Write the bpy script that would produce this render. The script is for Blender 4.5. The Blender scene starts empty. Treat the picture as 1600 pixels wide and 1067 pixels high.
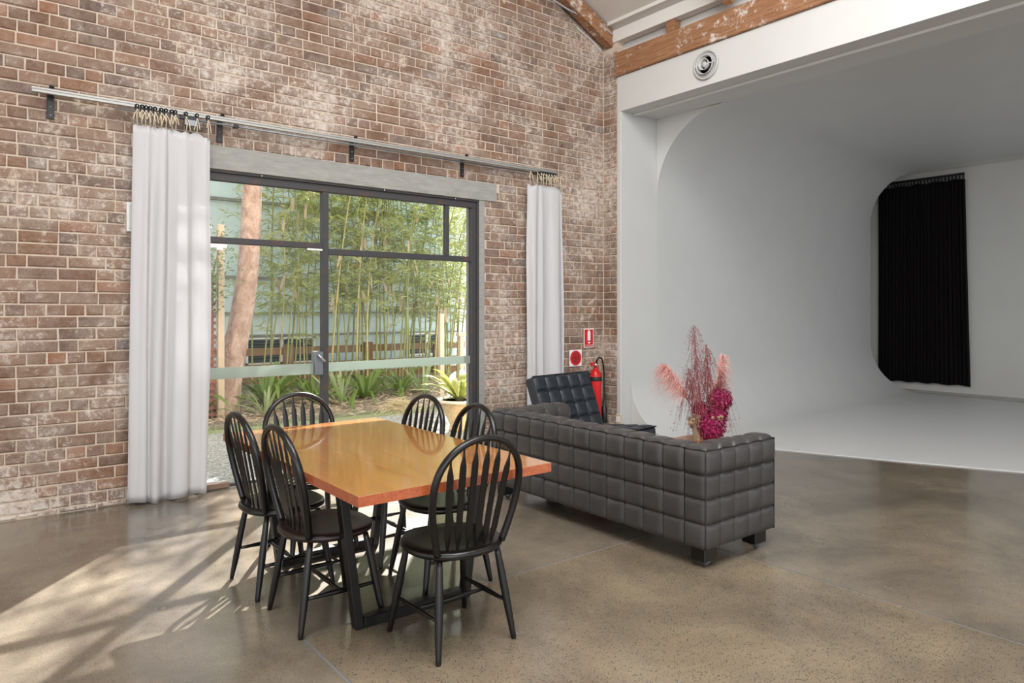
import bpy, math, random
from mathutils import Vector, Matrix, noise as mnoise

random.seed(7)
R = random.random
def RU(a, b): return a + (b - a) * random.random()
PI = math.pi
scene = bpy.context.scene
COL = scene.collection

# ------------------------------------------------------------------ camera
F_PX = 1098.6
AX = math.atan(1400.0 / F_PX)              # optical axis measured from +X
cam_d = bpy.data.cameras.new('camera')
cam_d.sensor_fit = 'HORIZONTAL'
cam_d.sensor_width = 36.0
cam_d.lens = F_PX / 1600 * 36.0
cam_d.shift_x = 0.0
cam_d.shift_y = -49.5 / 1600
cam_d.clip_start = 0.05
cam_d.clip_end = 200
cam = bpy.data.objects.new('camera', cam_d)
COL.objects.link(cam)
cam.location = (0, 0, 1.46)
cam.rotation_euler = (PI / 2, 0, AX - PI / 2)
scene.camera = cam

# ------------------------------------------------------------------ world, sun, large lights, exposure
world = bpy.data.worlds.new('sky'); scene.world = world
world.use_nodes = True
bgn = world.node_tree.nodes['Background']
bgn.inputs[0].default_value = (0.955, 0.98, 1.0, 1)
bgn.inputs[1].default_value = 1.25

SUN_AZ = math.atan2(0.766, 0.643); SUN_EL = math.radians(34.2)
sun_d = bpy.data.lights.new('sun', 'SUN')
sun_d.energy = 23.0; sun_d.angle = math.radians(0.6); sun_d.color = (1.0, 0.975, 0.94)
sun = bpy.data.objects.new('sun', sun_d); COL.objects.link(sun)
sdir = Vector((math.cos(SUN_AZ) * math.cos(SUN_EL), math.sin(SUN_AZ) * math.cos(SUN_EL), math.sin(SUN_EL)))
sun.rotation_euler = sdir.to_track_quat('Z', 'Y').to_euler()
sun.location = sdir * 30

def area_light(name, loc, target, sx, sy, watts, color=(1, 1, 1)):
    d = bpy.data.lights.new(name, 'AREA'); d.shape = 'RECTANGLE'; d.size = sx; d.size_y = sy
    d.energy = watts; d.color = color
    o = bpy.data.objects.new(name, d); COL.objects.link(o)
    o.location = loc
    o.rotation_euler = (Vector(loc) - Vector(target)).to_track_quat('Z', 'Y').to_euler()
    return o
# added fill lamps with no visible source: behind the camera and overhead
area_light('fill_light_rear', (-2.5, -5.2, 2.6), (3.0, 3.0, 1.6), 6.0, 3.2, 160, (1.0, 0.985, 0.965))
area_light('fill_light_overhead', (0.2, 2.0, 7.0), (0.6, 2.2, 0.0), 2.0, 7.0, 440, (1.0, 0.985, 0.965))
area_light('fill_light_overhead', (3.3, 1.0, 5.85), (7.2, 2.0, 0.0), 1.5, 6.0, 400, (1.0, 0.99, 0.975))  # extra overhead fill, added to brighten the cyclorama floor

vs = scene.view_settings
vs.view_transform = 'Standard'; vs.look = 'None'; vs.gamma = 1.0; vs.use_curve_mapping = False
vs.exposure = 0.25
scene.display_settings.display_device = 'sRGB'
scene.cycles.use_denoising = True
scene.cycles.max_bounces = 8
scene.cycles.diffuse_bounces = 5
scene.cycles.glossy_bounces = 4
scene.cycles.transparent_max_bounces = 24
scene.cycles.sample_clamp_indirect = 6.0
scene.cycles.caustics_reflective = False
scene.cycles.caustics_refractive = False

# ------------------------------------------------------------------ materials
def s2l(c):
    return tuple((x / 12.92 if x <= 0.04045 else ((x + 0.055) / 1.055) ** 2.4) for x in [v / 255.0 for v in c])

class NT:
    """small node-tree helper"""
    def __init__(self, name):
        self.m = bpy.data.materials.new(name); self.m.use_nodes = True
        self.t = self.m.node_tree
        self.b = self.t.nodes['Principled BSDF']
        self.out = self.t.nodes['Material Output']
    def n(self, kind, **kw):
        nd = self.t.nodes.new(kind)
        for k, v in kw.items():
            if k in nd.inputs.keys() if hasattr(nd.inputs, 'keys') else False:
                nd.inputs[k].default_value = v
            else:
                setattr(nd, k, v)
        return nd
    def l(self, a, b): self.t.links.new(a, b)
    def pos(self):
        return self.n('ShaderNodeNewGeometry').outputs['Position']
    def objco(self):
        return self.n('ShaderNodeTexCoord').outputs['Object']
    def mapping(self, src, scale=(1, 1, 1), rot=(0, 0, 0)):
        mp = self.n('ShaderNodeMapping'); mp.inputs['Scale'].default_value = scale; mp.inputs['Rotation'].default_value = rot
        self.l(src, mp.inputs['Vector']); return mp.outputs[0]
    def noise(self, src, scale, detail=4, rough=0.55, dist=0.0):
        nd = self.n('ShaderNodeTexNoise'); nd.inputs['Scale'].default_value = scale
        nd.inputs['Detail'].default_value = detail; nd.inputs['Roughness'].default_value = rough
        nd.inputs['Distortion'].default_value = dist
        if src is not None: self.l(src, nd.inputs['Vector'])
        return nd.outputs['Fac']
    def voronoi(self, src, scale, out='Distance', feature='F1'):
        nd = self.n('ShaderNodeTexVoronoi'); nd.feature = feature; nd.inputs['Scale'].default_value = scale
        if src is not None: self.l(src, nd.inputs['Vector'])
        return nd.outputs[out]
    def ramp(self, fac, stops, interp='LINEAR'):
        nd = self.n('ShaderNodeValToRGB'); cr = nd.color_ramp; cr.interpolation = interp
        while len(cr.elements) < len(stops): cr.elements.new(0.5)
        for e, (p, c) in zip(cr.elements, stops):
            e.position = p
            e.color = (c, c, c, 1) if isinstance(c, (int, float)) else (*c, 1)
        self.l(fac, nd.inputs['Fac']); return nd.outputs['Color']
    def mix(self, fac, a, b, mode='MIX'):
        nd = self.n('ShaderNodeMix'); nd.data_type = 'RGBA'; nd.blend_type = mode
        for sock, v in ((nd.inputs[0], fac), (nd.inputs[6], a), (nd.inputs[7], b)):
            if hasattr(v, 'is_output'): self.l(v, sock)
            elif isinstance(v, (int, float)): sock.default_value = v if sock == nd.inputs[0] else (v, v, v, 1)
            else: sock.default_value = (*v, 1)
        return nd.outputs[2]
    def math(self, op, a, b=0.0, clamp=False):
        nd = self.n('ShaderNodeMath'); nd.operation = op; nd.use_clamp = clamp
        for i, v in enumerate((a, b)):
            if hasattr(v, 'is_output'): self.l(v, nd.inputs[i])
            else: nd.inputs[i].default_value = v
        return nd.outputs[0]
    def color(self, v):
        if hasattr(v, 'is_output'): self.l(v, self.b.inputs['Base Color'])
        else: self.b.inputs['Base Color'].default_value = (*v, 1)
    def rough(self, v):
        if hasattr(v, 'is_output'): self.l(v, self.b.inputs['Roughness'])
        else: self.b.inputs['Roughness'].default_value = v
    def bump(self, h, strength=0.3, dist=0.01):
        nd = self.n('ShaderNodeBump'); nd.inputs['Strength'].default_value = strength; nd.inputs['Distance'].default_value = dist
        self.l(h, nd.inputs['Height']); self.l(nd.outputs[0], self.b.inputs['Normal'])
    def set(self, **kw):
        for k, v in kw.items(): self.b.inputs[k].default_value = v
        return self

def plain(name, rgb, rough=0.5, metal=0.0, spec=0.5, var=0.0, vscale=8.0, bump=0.0, bscale=60.0):
    t = NT(name); c = s2l(rgb)
    if var:
        f = t.noise(t.objco(), vscale, 5, 0.6)
        t.color(t.mix(t.ramp(f, [(0.3, 0.0), (0.7, 1.0)]), tuple(x * (1 - var) for x in c), tuple(min(1, x * (1 + var)) for x in c)))
    else: t.color(c)
    t.rough(rough); t.b.inputs['Metallic'].default_value = metal; t.b.inputs['Specular IOR Level'].default_value = spec
    if bump: t.bump(t.noise(t.objco(), bscale, 4, 0.6), bump, 0.004)
    return t.m

def leafy(name, rgb1, rgb2, trans=0.45, rough=0.5):
    t = NT(name)
    rnd = t.n('ShaderNodeNewGeometry').outputs['Random Per Island']
    c = t.mix(rnd, s2l(rgb1), s2l(rgb2))
    t.color(c); t.rough(rough); t.b.inputs['Specular IOR Level'].default_value = 0.3
    tr = t.n('ShaderNodeBsdfTranslucent'); t.l(c, tr.inputs['Color'])
    mx = t.n('ShaderNodeMixShader'); mx.inputs[0].default_value = trans
    t.l(t.b.outputs[0], mx.inputs[1]); t.l(tr.outputs[0], mx.inputs[2]); t.l(mx.outputs[0], t.out.inputs[0])
    return t.m

M = {}
def make_materials():
    # --- brick
    t = NT('brick_clay'); p = t.pos()
    at = t.n('ShaderNodeAttribute'); at.attribute_name = 'rnd'
    base = t.ramp(at.outputs['Fac'], [(0.0, s2l((102, 83, 77))), (0.12, s2l((116, 91, 77))), (0.3, s2l((126, 98, 81))), (0.5, s2l((121, 92, 75))),
                                      (0.7, s2l((133, 103, 84))), (0.88, s2l((130, 94, 72))), (0.965, s2l((150, 106, 80))), (1.0, s2l((110, 104, 106)))])
    g = t.noise(p, 55, 5, 0.7)
    base = t.mix(t.ramp(g, [(0.35, 0.0), (0.7, 0.55)]), base, t.mix(0.5, base, s2l((70, 52, 46))))
    at2 = t.n('ShaderNodeAttribute'); at2.attribute_name = 'rnd2'
    big = t.noise(p, 1.3, 6, 0.65, 0.6)
    mid = t.noise(p, 9.0, 6, 0.75, 0.4)
    fine = t.noise(p, 130, 3, 0.7)
    k = t.math('ADD', t.math('MULTIPLY', big, 1.15), t.math('MULTIPLY', mid, 0.95))
    k = t.math('ADD', k, t.math('MULTIPLY', fine, 0.50))
    k = t.math('ADD', k, t.math('MULTIPLY', at2.outputs['Fac'], 0.16))
    def rng(src, a, b, hi):
        m1 = t.n('ShaderNodeMapRange'); m1.inputs[1].default_value = a; m1.inputs[2].default_value = b; m1.inputs[3].default_value = 0.0; m1.inputs[4].default_value = hi
        t.l(src, m1.inputs[0]); return m1.outputs[0]
    col = t.mix(rng(k, 1.10, 1.75, 0.58), base, s2l((196, 181, 167)))
    flake = t.math('ADD', t.math('MULTIPLY', t.noise(p, 21, 6, 0.8, 0.3), 1.0), t.math('MULTIPLY', big, 0.75))
    sx = t.n('ShaderNodeSeparateXYZ'); t.l(p, sx.inputs[0])
    low = rng(sx.outputs[2], 0.30, 0.0, 0.16)
    flake = t.math('ADD', flake, low)
    col = t.mix(rng(flake, 0.89, 1.07, 0.82), col, s2l((218, 208, 198)))
    plast = t.math('ADD', t.noise(p, 3.1, 5, 0.65, 0.5), t.math('MULTIPLY', fine, 0.06))
    col = t.mix(rng(plast, 0.675, 0.715, 0.85), col, s2l((204, 188, 170)))
    t.color(col); t.rough(0.88); t.b.inputs['Specular IOR Level'].default_value = 0.2
    t.bump(t.math('ADD', g, t.math('MULTIPLY', mid, 0.6)), 0.55, 0.008)
    M['brick'] = t.m
    # --- mortar
    t = NT('lime_mortar'); p = t.pos()
    f = t.noise(p, 6, 6, 0.7)
    t.color(t.mix(t.ramp(f, [(0.3, 0.0), (0.7, 1.0)]), s2l((192, 172, 152)), s2l((214, 200, 184))))
    t.rough(0.95); t.bump(t.noise(p, 120, 4, 0.7), 0.6, 0.006)
    M['mortar'] = t.m
    # --- concrete lintel
    t = NT('grey_concrete'); p = t.pos()
    f = t.noise(t.mapping(p, (1, 1, 5)), 7, 7, 0.7)
    t.color(t.mix(t.ramp(f, [(0.3, 0.0), (0.7, 1.0)]), s2l((142, 142, 138)), s2l((164, 163, 158))))
    t.rough(0.85); t.bump(t.noise(p, 60, 5, 0.7), 0.4, 0.005)
    M['concrete'] = t.m
    # --- polished concrete floors (fine and coarse aggregate)
    def floor(name, speck, c1, c2, c3):
        t = NT(name); p = t.pos()
        f = t.noise(p, 1.3, 8, 0.68, 0.35)
        base = t.ramp(f, [(0.36, s2l(c1)), (0.5, s2l(c2)), (0.64, s2l(c3))])
        st = t.noise(p, 3.7, 5, 0.7)
        base = t.mix(t.ramp(st, [(0.55, 0.0), (0.75, 0.35)]), base, s2l((150, 128, 96)))
        f2 = t.noise(p, 170, 3, 0.8)
        base = t.mix(t.ramp(f2, [(0.40, 0.6), (0.54, 0.0)]), base, s2l((84, 76, 66)))
        v = t.voronoi(p, 95)
        vm = t.noise(p, 40, 3, 0.6)
        sp = t.math('MULTIPLY', t.ramp(v, [(0.20, 1.0), (0.32, 0.0)]), t.ramp(vm, [(0.42, 0.0), (0.54, 1.0)]))
        base = t.mix(t.math('MULTIPLY', sp, speck), base, s2l((46, 44, 42)))
        v3 = t.voronoi(p, 33)
        lp = t.math('MULTIPLY', t.ramp(v3, [(0.10, 1.0), (0.17, 0.0)]), 0.05 * speck)
        base = t.mix(lp, base, s2l((205, 196, 180)))
        t.color(base)
        r = t.noise(p, 2.3, 4, 0.6)
        t.rough(t.ramp(r, [(0.3, 0.16), (0.7, 0.29)]))
        t.b.inputs['Specular IOR Level'].default_value = 0.5
        t.b.inputs['Coat Weight'].default_value = 0.3; t.b.inputs['Coat Roughness'].default_value = 0.08
        return t.m
    M['floor_fine'] = floor('polished_concrete', 0.5, (100, 92, 81), (120, 110, 97), (137, 126, 110))
    M['floor_coarse'] = floor('exposed_aggregate_concrete', 1.0, (106, 95, 79), (127, 114, 95), (145, 130, 107))
    M['joint'] = plain('grey_joint_sealant', (112, 112, 114), 0.7)
    # --- white paints
    def white(name, rgb, rough=0.6):
        t = NT(name); p = t.pos()
        f = t.noise(p, 2.0, 5, 0.6); c = s2l(rgb)
        t.color(t.mix(t.ramp(f, [(0.35, 0.0), (0.65, 1.0)]), tuple(x * 0.97 for x in c), c))
        t.rough(rough); t.bump(t.noise(p, 90, 3, 0.5), 0.05, 0.003); return t.m
    M['white'] = white('white_wall_paint', (207, 207, 205), 0.6)
    M['cyc'] = white('cyclorama_white_paint', (199, 200, 200), 0.5)
    M['ceil'] = white('white_ceiling_paint', (222, 219, 215), 0.7)
    # --- old painted timber (beam, rafter)
    t = NT('old_oregon_timber'); p = t.pos()
    g = t.noise(t.mapping(p, (2.0, 1.2, 22)), 3.0, 7, 0.7, 0.8)
    base = t.ramp(g, [(0.3, s2l((112, 76, 52))), (0.5, s2l((150, 106, 74))), (0.72, s2l((176, 138, 106)))])
    w = t.noise(p, 9, 6, 0.75); w2 = t.noise(p, 2.2, 3, 0.5)
    k = t.math('ADD', w, t.math('MULTIPLY', w2, 0.5))
    base = t.mix(t.ramp(k, [(0.80, 0.0), (0.90, 0.85)]), base, s2l((220, 212, 204)))
    t.color(base); t.rough(0.7); t.bump(g, 0.3, 0.004)
    M['timber'] = t.m
    # --- table wood: board surface and end grain
    def table(name, cs, sc, rough):
        t = NT(name); p = t.pos()
        oi = t.n('ShaderNodeObjectInfo').outputs['Random']
        cmb = t.n('ShaderNodeCombineXYZ'); t.l(t.math('MULTIPLY', oi, 7.0), cmb.inputs[1])
        ad = t.n('ShaderNodeVectorMath'); ad.operation = 'ADD'; t.l(p, ad.inputs[0]); t.l(cmb.outputs[0], ad.inputs[1])
        g = t.noise(t.mapping(ad.outputs[0], sc), 3.0, 7, 0.65, 1.2)
        base = t.ramp(g, [(0.28, s2l(cs[0])), (0.5, s2l(cs[1])), (0.72, s2l(cs[2]))])
        base = t.mix(t.math('MULTIPLY', oi, 0.35), base, s2l(cs[3]))
        t.color(base); t.rough(rough); t.b.inputs['Coat Weight'].default_value = 0.9; t.b.inputs['Coat Roughness'].default_value = 0.06
        return t.m
    M['table_top'] = table('varnished_honey_timber', ((138, 84, 34), (176, 116, 52), (198, 142, 74), (164, 94, 42)), (14, 1.1, 14), 0.20)
    M['table_edge'] = table('varnished_reddish_end_grain', ((140, 66, 34), (176, 88, 48), (200, 118, 70), (166, 80, 44)), (16, 16, 26), 0.35)
    # --- black painted chairs with worn spots
    t = NT('worn_black_paint'); p = t.objco()
    w = t.noise(p, 22, 5, 0.75); w2 = t.noise(p, 5, 2, 0.5)
    k = t.math('ADD', w, t.math('MULTIPLY', w2, 0.4))
    base = t.mix(t.ramp(k, [(0.93, 0.0), (0.97, 0.7)]), s2l((13, 12, 12)), s2l((120, 72, 44)))
    t.color(base); t.rough(0.30); t.bump(t.noise(p, 60, 3, 0.6), 0.08, 0.003)
    M['chair_black'] = t.m
    t = NT('dark_brown_stained_seat'); p = t.objco()
    g = t.noise(t.mapping(p, (20, 2, 4)), 3, 5, 0.6)
    t.color(t.mix(g, s2l((22, 16, 15)), s2l((48, 30, 26)))); t.rough(0.33)
    M['seat_brown'] = t.m
    M['steel_black'] = plain('black_powder_coated_steel', (13, 14, 15), 0.38, 0.0, 0.5)
    t = NT('weathered_dark_steel'); p = t.pos()
    r = t.noise(p, 7, 6, 0.75)
    t.color(t.mix(t.ramp(r, [(0.56, 0.0), (0.70, 0.85)]), s2l((68, 67, 69)), s2l((112, 70, 46))))
    t.rough(0.6); t.b.inputs['Metallic'].default_value = 0.25
    M['frame_steel'] = t.m
    M['alu'] = plain('aluminium_track', (172, 171, 167), 0.45, 0.5)
    M['grey_rod'] = plain('grey_steel_rod', (128, 132, 136), 0.35, 0.7)
    M['black_plastic'] = plain('black_plastic', (18, 18, 19), 0.4)
    M['chrome'] = plain('polished_chrome', (215, 215, 218), 0.12, 1.0)
    M['rope'] = plain('cream_cotton_rope', (222, 208, 184), 0.9)
    # --- curtains
    def cloth(name, rgb, trans, weave=0.08):
        t = NT(name); c = s2l(rgb); t.color(c); t.rough(0.9); t.b.inputs['Specular IOR Level'].default_value = 0.15
        t.bump(t.noise(t.pos(), 26, 4, 0.6), weave, 0.006)
        if trans:
            tr = t.n('ShaderNodeBsdfTranslucent'); tr.inputs['Color'].default_value = (*c, 1)
            mx = t.n('ShaderNodeMixShader'); mx.inputs[0].default_value = trans
            t.l(t.b.outputs[0], mx.inputs[1]); t.l(tr.outputs[0], mx.inputs[2]); t.l(mx.outputs[0], t.out.inputs[0])
        return t.m
    M['white_cloth'] = cloth('white_cotton_drill', (214, 213, 215), 0.22)
    M['black_cloth'] = cloth('black_wool_drape', (22, 19, 21), 0.0)
    # --- leathers
    def leather(name, rgb, rough, wear):
        t = NT(name); p = t.pos(); c = s2l(rgb)
        f = t.noise(p, 5, 5, 0.6)
        t.color(t.mix(t.ramp(f, [(0.3, 0.0), (0.7, 1.0)]), tuple(x * 0.86 for x in c), tuple(x * wear for x in c)))
        v = t.voronoi(p, 420); g = t.noise(p, 30, 4, 0.6)
        t.bump(t.math('ADD', t.math('MULTIPLY', v, 0.35), t.math('MULTIPLY', g, 0.9)), 0.16, 0.004)
        t.rough(rough); t.b.inputs['Specular IOR Level'].default_value = 0.45
        return t.m
    M['leather_grey'] = leather('charcoal_grey_leather', (60, 58, 58), 0.34, 1.18)
    M['leather_black'] = leather('black_blue_leather', (36, 41, 48), 0.34, 1.15)
    M['piping'] = plain('dark_leather_piping', (34, 32, 33), 0.45)
    M['block_black'] = plain('black_lacquered_block', (14, 13, 13), 0.35)
    # --- glass & frosted band
    t = NT('clear_glass'); t.t.nodes.remove(t.b)
    tr = t.n('ShaderNodeBsdfTransparent'); tr.inputs[0].default_value = (0.97, 0.975, 0.975, 1)
    gl = t.n('ShaderNodeBsdfGlossy'); gl.inputs['Roughness'].default_value = 0.0
    fr = t.n('ShaderNodeFresnel'); fr.inputs[0].default_value = 1.45
    mx = t.n('ShaderNodeMixShader'); t.l(t.math('MULTIPLY', fr.outputs[0], 0.8), mx.inputs[0]); t.l(tr.outputs[0], mx.inputs[1]); t.l(gl.outputs[0], mx.inputs[2]); t.l(mx.outputs[0], t.out.inputs[0])
    M['glass'] = t.m
    t = NT('frosted_film'); t.color(s2l((178, 186, 176))); t.rough(0.7)
    tl = t.n('ShaderNodeBsdfTranslucent'); tl.inputs[0].default_value = (*s2l((170, 182, 172)), 1)
    mx = t.n('ShaderNodeMixShader'); mx.inputs[0].default_value = 0.45
    t.l(t.b.outputs[0], mx.inputs[1]); t.l(tl.outputs[0], mx.inputs[2]); t.l(mx.outputs[0], t.out.inputs[0])
    M['frost'] = t.m
    # --- garden
    M['bamboo_cane'] = plain('bamboo_cane_green', (122, 130, 76), 0.45, var=0.25, vscale=3)
    M['bamboo_cane2'] = plain('bamboo_cane_yellow', (158, 150, 96), 0.45, var=0.2, vscale=3)
    M['bamboo_leaf'] = leafy('bamboo_leaf', (138, 152, 92), (188, 194, 130), 0.5)
    M['strap_leaf'] = leafy('strap_leaf', (84, 114, 54), (132, 156, 86), 0.3, 0.3)
    M['agave_leaf'] = leafy('pale_spiky_leaf', (150, 172, 124), (178, 192, 150), 0.3, 0.4)
    M['palm_leaf'] = leafy('pot_plant_leaf', (120, 142, 66), (190, 188, 110), 0.4, 0.35)
    M['shrub_leaf'] = leafy('shrub_leaf', (92, 120, 90), (140, 160, 120), 0.35)
    M['dry_leaf'] = leafy('dry_leaf', (158, 138, 114), (206, 194, 172), 0.3, 0.8)
    M['straw'] = leafy('dry_grass', (196, 182, 146), (226, 214, 182), 0.3, 0.8)
    t = NT('pink_grey_bark'); p = t.pos()
    f = t.noise(t.mapping(p, (1, 1, 0.6)), 9, 7, 0.7, 0.6)
    base = t.ramp(f, [(0.3, s2l((124, 98, 84))), (0.52, s2l((168, 146, 134))), (0.72, s2l((196, 176, 164)))])
    sp = t.voronoi(p, 16)
    base = t.mix(t.ramp(sp, [(0.10, 0.6), (0.2, 0.0)]), base, s2l((136, 88, 58)))
    t.color(base); t.rough(0.85); t.bump(f, 0.4, 0.01); M['bark'] = t.m
    t = NT('pale_blue_render'); p = t.pos()
    f = t.noise(p, 1.6, 6, 0.65)
    t.color(t.ramp(f, [(0.3, s2l((168, 196, 204))), (0.6, s2l((188, 208, 213))), (0.8, s2l((202, 212, 212)))])); t.rough(0.85)
    M['render_blue'] = t.m
    M['render_dark'] = plain('stained_ledge', (120, 124, 118), 0.9, var=0.3)
    M['white_frame'] = plain('white_window_frame', (214, 218, 216), 0.5)
    M['louvre'] = plain('dark_louvre_glass', (58, 74, 76), 0.15)
    M['fence'] = plain('brown_fence_timber', (126, 98, 74), 0.85, var=0.3, vscale=5)
    M['post'] = plain('pale_timber_post', (190, 176, 156), 0.8, var=0.15, vscale=4)
    M['lattice'] = plain('red_brown_lattice', (150, 108, 98), 0.85, var=0.2, vscale=5)
    t = NT('blue_metal_gravel'); p = t.pos()
    v = t.voronoi(p, 55, 'Color'); d = t.voronoi(p, 55)
    bw = t.n('ShaderNodeSeparateColor'); t.l(v, bw.inputs[0])
    t.color(t.ramp(bw.outputs[0], [(0.0, s2l((120, 124, 124))), (0.4, s2l((160, 164, 162))), (0.75, s2l((190, 192, 186))), (1.0, s2l((214, 208, 196)))]))
    t.rough(0.9); t.bump(d, 0.9, 0.02); M['gravel'] = t.m
    t = NT('leaf_mulch_soil'); p = t.pos()
    f = t.noise(p, 14, 7, 0.8); v = t.voronoi(p, 26, 'Color'); bw = t.n('ShaderNodeSeparateColor'); t.l(v, bw.inputs[0])
    t.color(t.mix(0.5, t.ramp(f, [(0.3, s2l((92, 84, 74))), (0.7, s2l((176, 166, 152)))]), t.ramp(bw.outputs[0], [(0.0, s2l((108, 98, 86))), (1.0, s2l((184, 176, 162)))])))
    t.rough(0.95); t.bump(f, 0.8, 0.03); M['mulch'] = t.m
    t = NT('thin_lawn'); p = t.pos(); f = t.noise(p, 20, 6, 0.8)
    t.color(t.ramp(f, [(0.3, s2l((158, 154, 138))), (0.55, s2l((152, 160, 118))), (0.75, s2l((180, 180, 152)))])); t.rough(0.95); t.bump(f, 0.7, 0.02); M['lawn'] = t.m
    t = NT('sandstone_pot'); p = t.pos(); f = t.noise(p, 30, 5, 0.75)
    t.color(t.ramp(f, [(0.3, s2l((196, 162, 112))), (0.6, s2l((226, 204, 160))), (0.8, s2l((236, 222, 190)))])); t.rough(0.85); M['pot'] = t.m
    M['pot_rim'] = plain('cream_pot_rim', (236, 230, 214), 0.6)
    # --- fire gear and signs
    M['red'] = plain('fire_red_enamel', (205, 22, 26), 0.3)
    M['sign_red'] = plain('sign_red', (200, 24, 34), 0.45)
    M['sign_white'] = plain('sign_white', (236, 236, 236), 0.45)
    M['label_white'] = plain('label_white', (226, 230, 224), 0.5)
    M['label_green'] = plain('label_green', (60, 140, 104), 0.5)
    M['beige'] = plain('beige_plastic', (206, 192, 164), 0.5)
    M['wood_light'] = plain('light_brown_timber', (186, 150, 118), 0.5, var=0.15, vscale=6)
    M['wood_block'] = plain('grey_brown_timber', (128, 106, 90), 0.8, var=0.2, vscale=6)
    # --- flowers
    t = NT('speckled_stone_vase'); p = t.objco(); f = t.noise(p, 40, 5, 0.75)
    t.color(t.ramp(f, [(0.3, s2l((150, 142, 126))), (0.6, s2l((196, 188, 172))), (0.8, s2l((212, 206, 194)))])); t.rough(0.8); t.bump(f, 0.4, 0.004); M['vase'] = t.m
    M['hydrangea'] = leafy('crimson_petal', (118, 22, 62), (176, 48, 102), 0.25)
    M['pampas'] = leafy('pink_pampas', (226, 178, 170), (242, 208, 200), 0.4)
    M['red_spray'] = leafy('dried_red_spray', (112, 46, 50), (160, 88, 88), 0.2)
    M['stem'] = plain('brown_stem', (120, 62, 48), 0.8)
    M['berry'] = plain('brown_gum_nut', (142, 114, 88), 0.6, var=0.2, vscale=30)
    M['vent_grey'] = plain('grey_vent_plastic', (190, 190, 190), 0.45)
    M['vent_dark'] = plain('dark_duct', (62, 60, 60), 0.8)
    M['cable'] = plain('grey_cable', (168, 168, 172), 0.5)
make_materials()

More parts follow.
